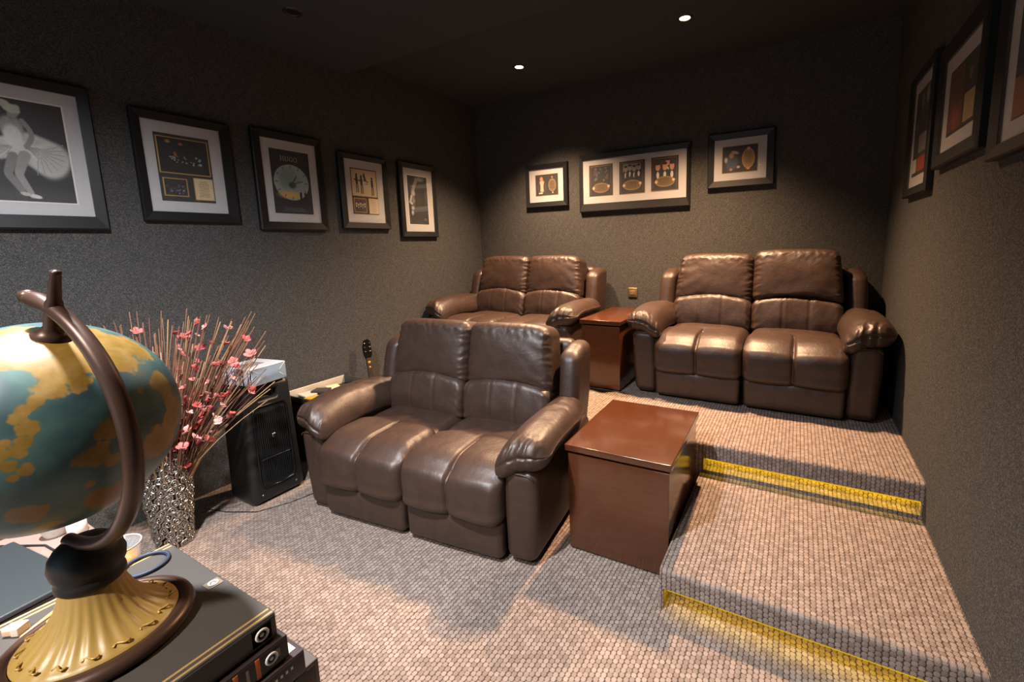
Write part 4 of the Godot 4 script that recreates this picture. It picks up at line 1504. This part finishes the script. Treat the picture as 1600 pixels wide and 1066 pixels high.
func build_globe() -> void:
	var base := Vector3(-0.831, 0.97, -0.168)
	var t := thing("desk_globe", "antique ochre and teal desk globe on a bronze stand, on the books", "globe", base)
	var ctr := Vector3(0, 0.319, 0.012)
	var r := 0.1298
	# ball
	var st := SurfaceTool.new()
	st.begin(Mesh.PRIMITIVE_TRIANGLES)
	var nu := 96
	var nv := 48
	for j in nv + 1:
		for i in nu + 1:
			var th := PI * j / nv
			var ph := TAU * i / nu
			var d := Vector3(sin(th) * cos(ph), cos(th), sin(th) * sin(ph))
			st.set_normal(d)
			st.set_uv(Vector2(float(i) / nu, float(j) / nv))
			st.add_vertex(d * r)
	for j in nv:
		for i in nu:
			var a := j * (nu + 1) + i
			var b := a + nu + 1
			for k in [a, b, a + 1, a + 1, b, b + 1]:
				st.add_index(k)
	obj("globe_ball", st.commit(), globe_material(), t, ctr)
	# bracket: part of a circle in a near-vertical plane through the axis
	var bronze := mat(c8(76, 54, 44), 0.36, 0.35)
	var n := Vector3(0.174, -0.017, 0.985).normalized()
	var ax := Vector3(0.398, 0.911, -0.105)
	ax = (ax - n * ax.dot(n)).normalized()
	var side := ax.cross(n).normalized()
	if side.x < 0:
		side = -side
	var path := PackedVector3Array()
	var rads := PackedFloat64Array()
	for k in 49:
		var an := deg_to_rad(lerpf(-17.0, 160.0, k / 48.0))
		path.append(ctr + (ax * cos(an) + side * sin(an)) * 0.1645)
		var rr := 0.0078 + 0.0022 * sin(PI * k / 48.0)
		if k < 5:
			rr += 0.0018 * (1.0 - absf(k - 2.0) / 2.5)
		rads.append(rr)
	obj("meridian_arm", tube_mesh(path, rads, 14), bronze, t)
	var tip := begin()
	lathe(tip, [Vector2(0.0, -0.008), Vector2(0.008, -0.004), Vector2(0.0095, 0.002), Vector2(0.007, 0.008), Vector2(0.0, 0.010)], 14, path[0])
	obj("arm_knob", finish(tip), bronze, t)
	# axis pin, with a washer on the ball
	var turn := Basis(Quaternion(Vector3.UP, ax))
	st = begin()
	lathe(st, [Vector2(0.0, 0.125), Vector2(0.017, 0.127), Vector2(0.018, 0.131), Vector2(0.012, 0.135), Vector2(0.008, 0.142), Vector2(0.008, 0.172), Vector2(0.0062, 0.178), Vector2(0.0048, 0.210), Vector2(0.0052, 0.213), Vector2(0.0, 0.215)], 18, ctr, turn)
	obj("axis_pin", finish(st), bronze, t)
	st = begin()
	lathe(st, [Vector2(0.0, -0.165), Vector2(0.008, -0.163), Vector2(0.008, -0.136), Vector2(0.016, -0.131), Vector2(0.015, -0.127), Vector2(0.0, -0.124)], 18, ctr, turn)
	obj("axis_pin", finish(st), bronze, t)
	# turned stem
	var prof := [Vector2(0.0, 0.157), Vector2(0.014, 0.156), Vector2(0.023, 0.152), Vector2(0.030, 0.146), Vector2(0.036, 0.136), Vector2(0.0385, 0.124), Vector2(0.037, 0.113), Vector2(0.033, 0.106), Vector2(0.035, 0.101), Vector2(0.0355, 0.094), Vector2(0.031, 0.088)]
	obj("stem", lathe_mesh(prof, 32), mat(c8(30, 25, 23), 0.5, 0.1), t)
	# fluted gold cone and its bronze rim
	var flute := func(p: Vector2, a: float) -> float: return p.x * (1.0 + 0.022 * sin(a * 26.0) * smoothstep(0.028, 0.05, p.x) * (1.0 - smoothstep(0.072, 0.08, p.x)))
	obj("fluted_base", lathe_mesh([Vector2(0.031, 0.094), Vector2(0.034, 0.080), Vector2(0.040, 0.062), Vector2(0.050, 0.045), Vector2(0.063, 0.032), Vector2(0.076, 0.022), Vector2(0.082, 0.020), Vector2(0.084, 0.010)], 180, Basis.IDENTITY, flute), mat(c8(160, 130, 68), 0.40, 0.0), t)
	obj("base_rim", lathe_mesh([Vector2(0.0, 0.0), Vector2(0.092, 0.0), Vector2(0.099, 0.003), Vector2(0.1015, 0.009), Vector2(0.099, 0.016), Vector2(0.092, 0.0205), Vector2(0.084, 0.020), Vector2(0.082, 0.012), Vector2(0.0, 0.010)], 72), bronze, t)
	# small cast scrolls near the rim
	for k in 16:
		var a := TAU * k / 16.0
		var sc := PackedVector3Array()
		for j in 7:
			var s := (j - 3) / 3.0
			sc.append(Vector3(cos(a + s * 0.11) * (0.073 + 0.004 * sin(s * 3.0)), 0.0262 + 0.001 * cos(s * 2), -sin(a + s * 0.11) * (0.073 + 0.004 * sin(s * 3.0))))
		obj("cast_scroll", tube_mesh(sc, PackedFloat64Array([0.0014]), 6), mat(c8(180, 146, 78), 0.4, 0.2), t)


func build_desk_things() -> void:
	# clear cup with amber drink behind the books
	var cu := thing("plastic_cup", "clear plastic cup with a little amber drink behind the globe", "cup", Vector3(-1.345, 0.75, -0.318))
	var clear := mat(Color(0.80, 0.82, 0.84, 0.10), 0.05)
	clear.transparency = BaseMaterial3D.TRANSPARENCY_ALPHA
	obj("cup_wall", lathe_mesh([Vector2(0.0, 0.0), Vector2(0.030, 0.0), Vector2(0.041, 0.085), Vector2(0.043, 0.087), Vector2(0.043, 0.090), Vector2(0.0395, 0.089), Vector2(0.0285, 0.003), Vector2(0.0, 0.003)], 36), clear, cu)
	obj("cup_rim", lathe_mesh([Vector2(0.0415, 0.086), Vector2(0.044, 0.0875), Vector2(0.0435, 0.091), Vector2(0.041, 0.090), Vector2(0.0415, 0.086)], 36), mat(c8(150, 146, 138), 0.2), cu)
	obj("amber_drink", lathe_mesh([Vector2(0.0, 0.004), Vector2(0.028, 0.004), Vector2(0.0355, 0.060), Vector2(0.0, 0.060)], 30), mat(c8(176, 124, 56), 0.2), cu)
	# dark slim laptop-like case left of the globe
	var box := thing("slim_black_case", "slim closed black case on the desk left of the globe stand", "case", Vector3(-1.56, 0.75, -0.135), 0.12)
	obj("case_base", box_mesh(Vector3(0.34, 0.016, 0.24), 0.004), M.black_soft, box, Vector3(0, 0.008, 0))
	obj("case_lid", box_mesh(Vector3(0.34, 0.012, 0.24), 0.004), mat(c8(46, 52, 54), 0.5), box, Vector3(0, 0.0225, 0))
	var pen := thing("gold_pen", "gold pen lying on the charcoal book left of the globe stand", "pen", Vector3(-0.948, 0.9745, -0.142))
	var along := Basis(Quaternion(Vector3.UP, Vector3(0.030, 0, 0.045).normalized()))
	obj("barrel", lathe_mesh([Vector2(0.0, -0.034), Vector2(0.0030, -0.033), Vector2(0.0036, 0.0), Vector2(0.0036, 0.034), Vector2(0.0, 0.035)], 12, along), mat(c8(206, 164, 96), 0.35, 0.3), pen)
	obj("tip", lathe_mesh([Vector2(0.0, -0.046), Vector2(0.0010, -0.045), Vector2(0.0030, -0.033)], 12, along), M.chrome, pen)
	var er := thing("beige_block", "small beige block on the charcoal book beside the gold pen", "eraser", Vector3(-0.957, 0.9705, -0.113), 0.6)
	obj("block_body", box_mesh(Vector3(0.022, 0.012, 0.016), 0.003), mat(c8(212, 178, 150), 0.7), er, Vector3(0, 0.006, 0))
	obj("paper_sleeve", box_mesh(Vector3(0.010, 0.0126, 0.0166), 0.001), mat(c8(226, 206, 190), 0.7), er, Vector3(0.0065, 0.0063, 0))
	# pale things at the far end of the desk
	var bowl := [Vector2(0.0, 0.0), Vector2(0.020, 0.0), Vector2(0.022, 0.004), Vector2(0.030, 0.026), Vector2(0.031, 0.028), Vector2(0.029, 0.028), Vector2(0.020, 0.008), Vector2(0.0, 0.006)]
	tag(obj("white_bowl", lathe_mesh(bowl, 32), M.white, self, Vector3(-1.745, 0.75, -0.305)), "small white bowl on the desk seen below the globe", "bowl")
	tag(obj("white_mug", lathe_mesh([Vector2(0.0, 0.0), Vector2(0.018, 0.0), Vector2(0.020, 0.004), Vector2(0.020, 0.048), Vector2(0.018, 0.049), Vector2(0.0175, 0.006), Vector2(0.0, 0.005)], 28), M.white, self, Vector3(-1.70, 0.75, -0.335)), "little white cup on the desk right of the white bowl", "cup")
	# thin cable across the desk
	tag(obj("black_cable", tube_mesh(PackedVector3Array([Vector3(-1.84, 0.753, -0.20), Vector3(-1.70, 0.753, -0.275), Vector3(-1.58, 0.753, -0.285), Vector3(-1.45, 0.753, -0.30), Vector3(-1.30, 0.753, -0.27), Vector3(-1.12, 0.753, -0.26)]), PackedFloat64Array([0.0024]), 6), M.black_soft), "thin black cable lying across the desk behind the globe", "cable")
	# floor lead from the loudspeaker to the sofa
	tag(obj("floor_lead", tube_mesh(PackedVector3Array([Vector3(-3.02, 0.003, -1.10), Vector3(-2.86, 0.003, -1.14), Vector3(-2.70, 0.003, -1.22), Vector3(-2.62, 0.003, -1.36), Vector3(-2.58, 0.003, -1.5), Vector3(-2.52, 0.003, -1.58)]), PackedFloat64Array([0.0028]), 6), M.black), "thin black lead on the carpet in front of the loudspeaker", "cable")
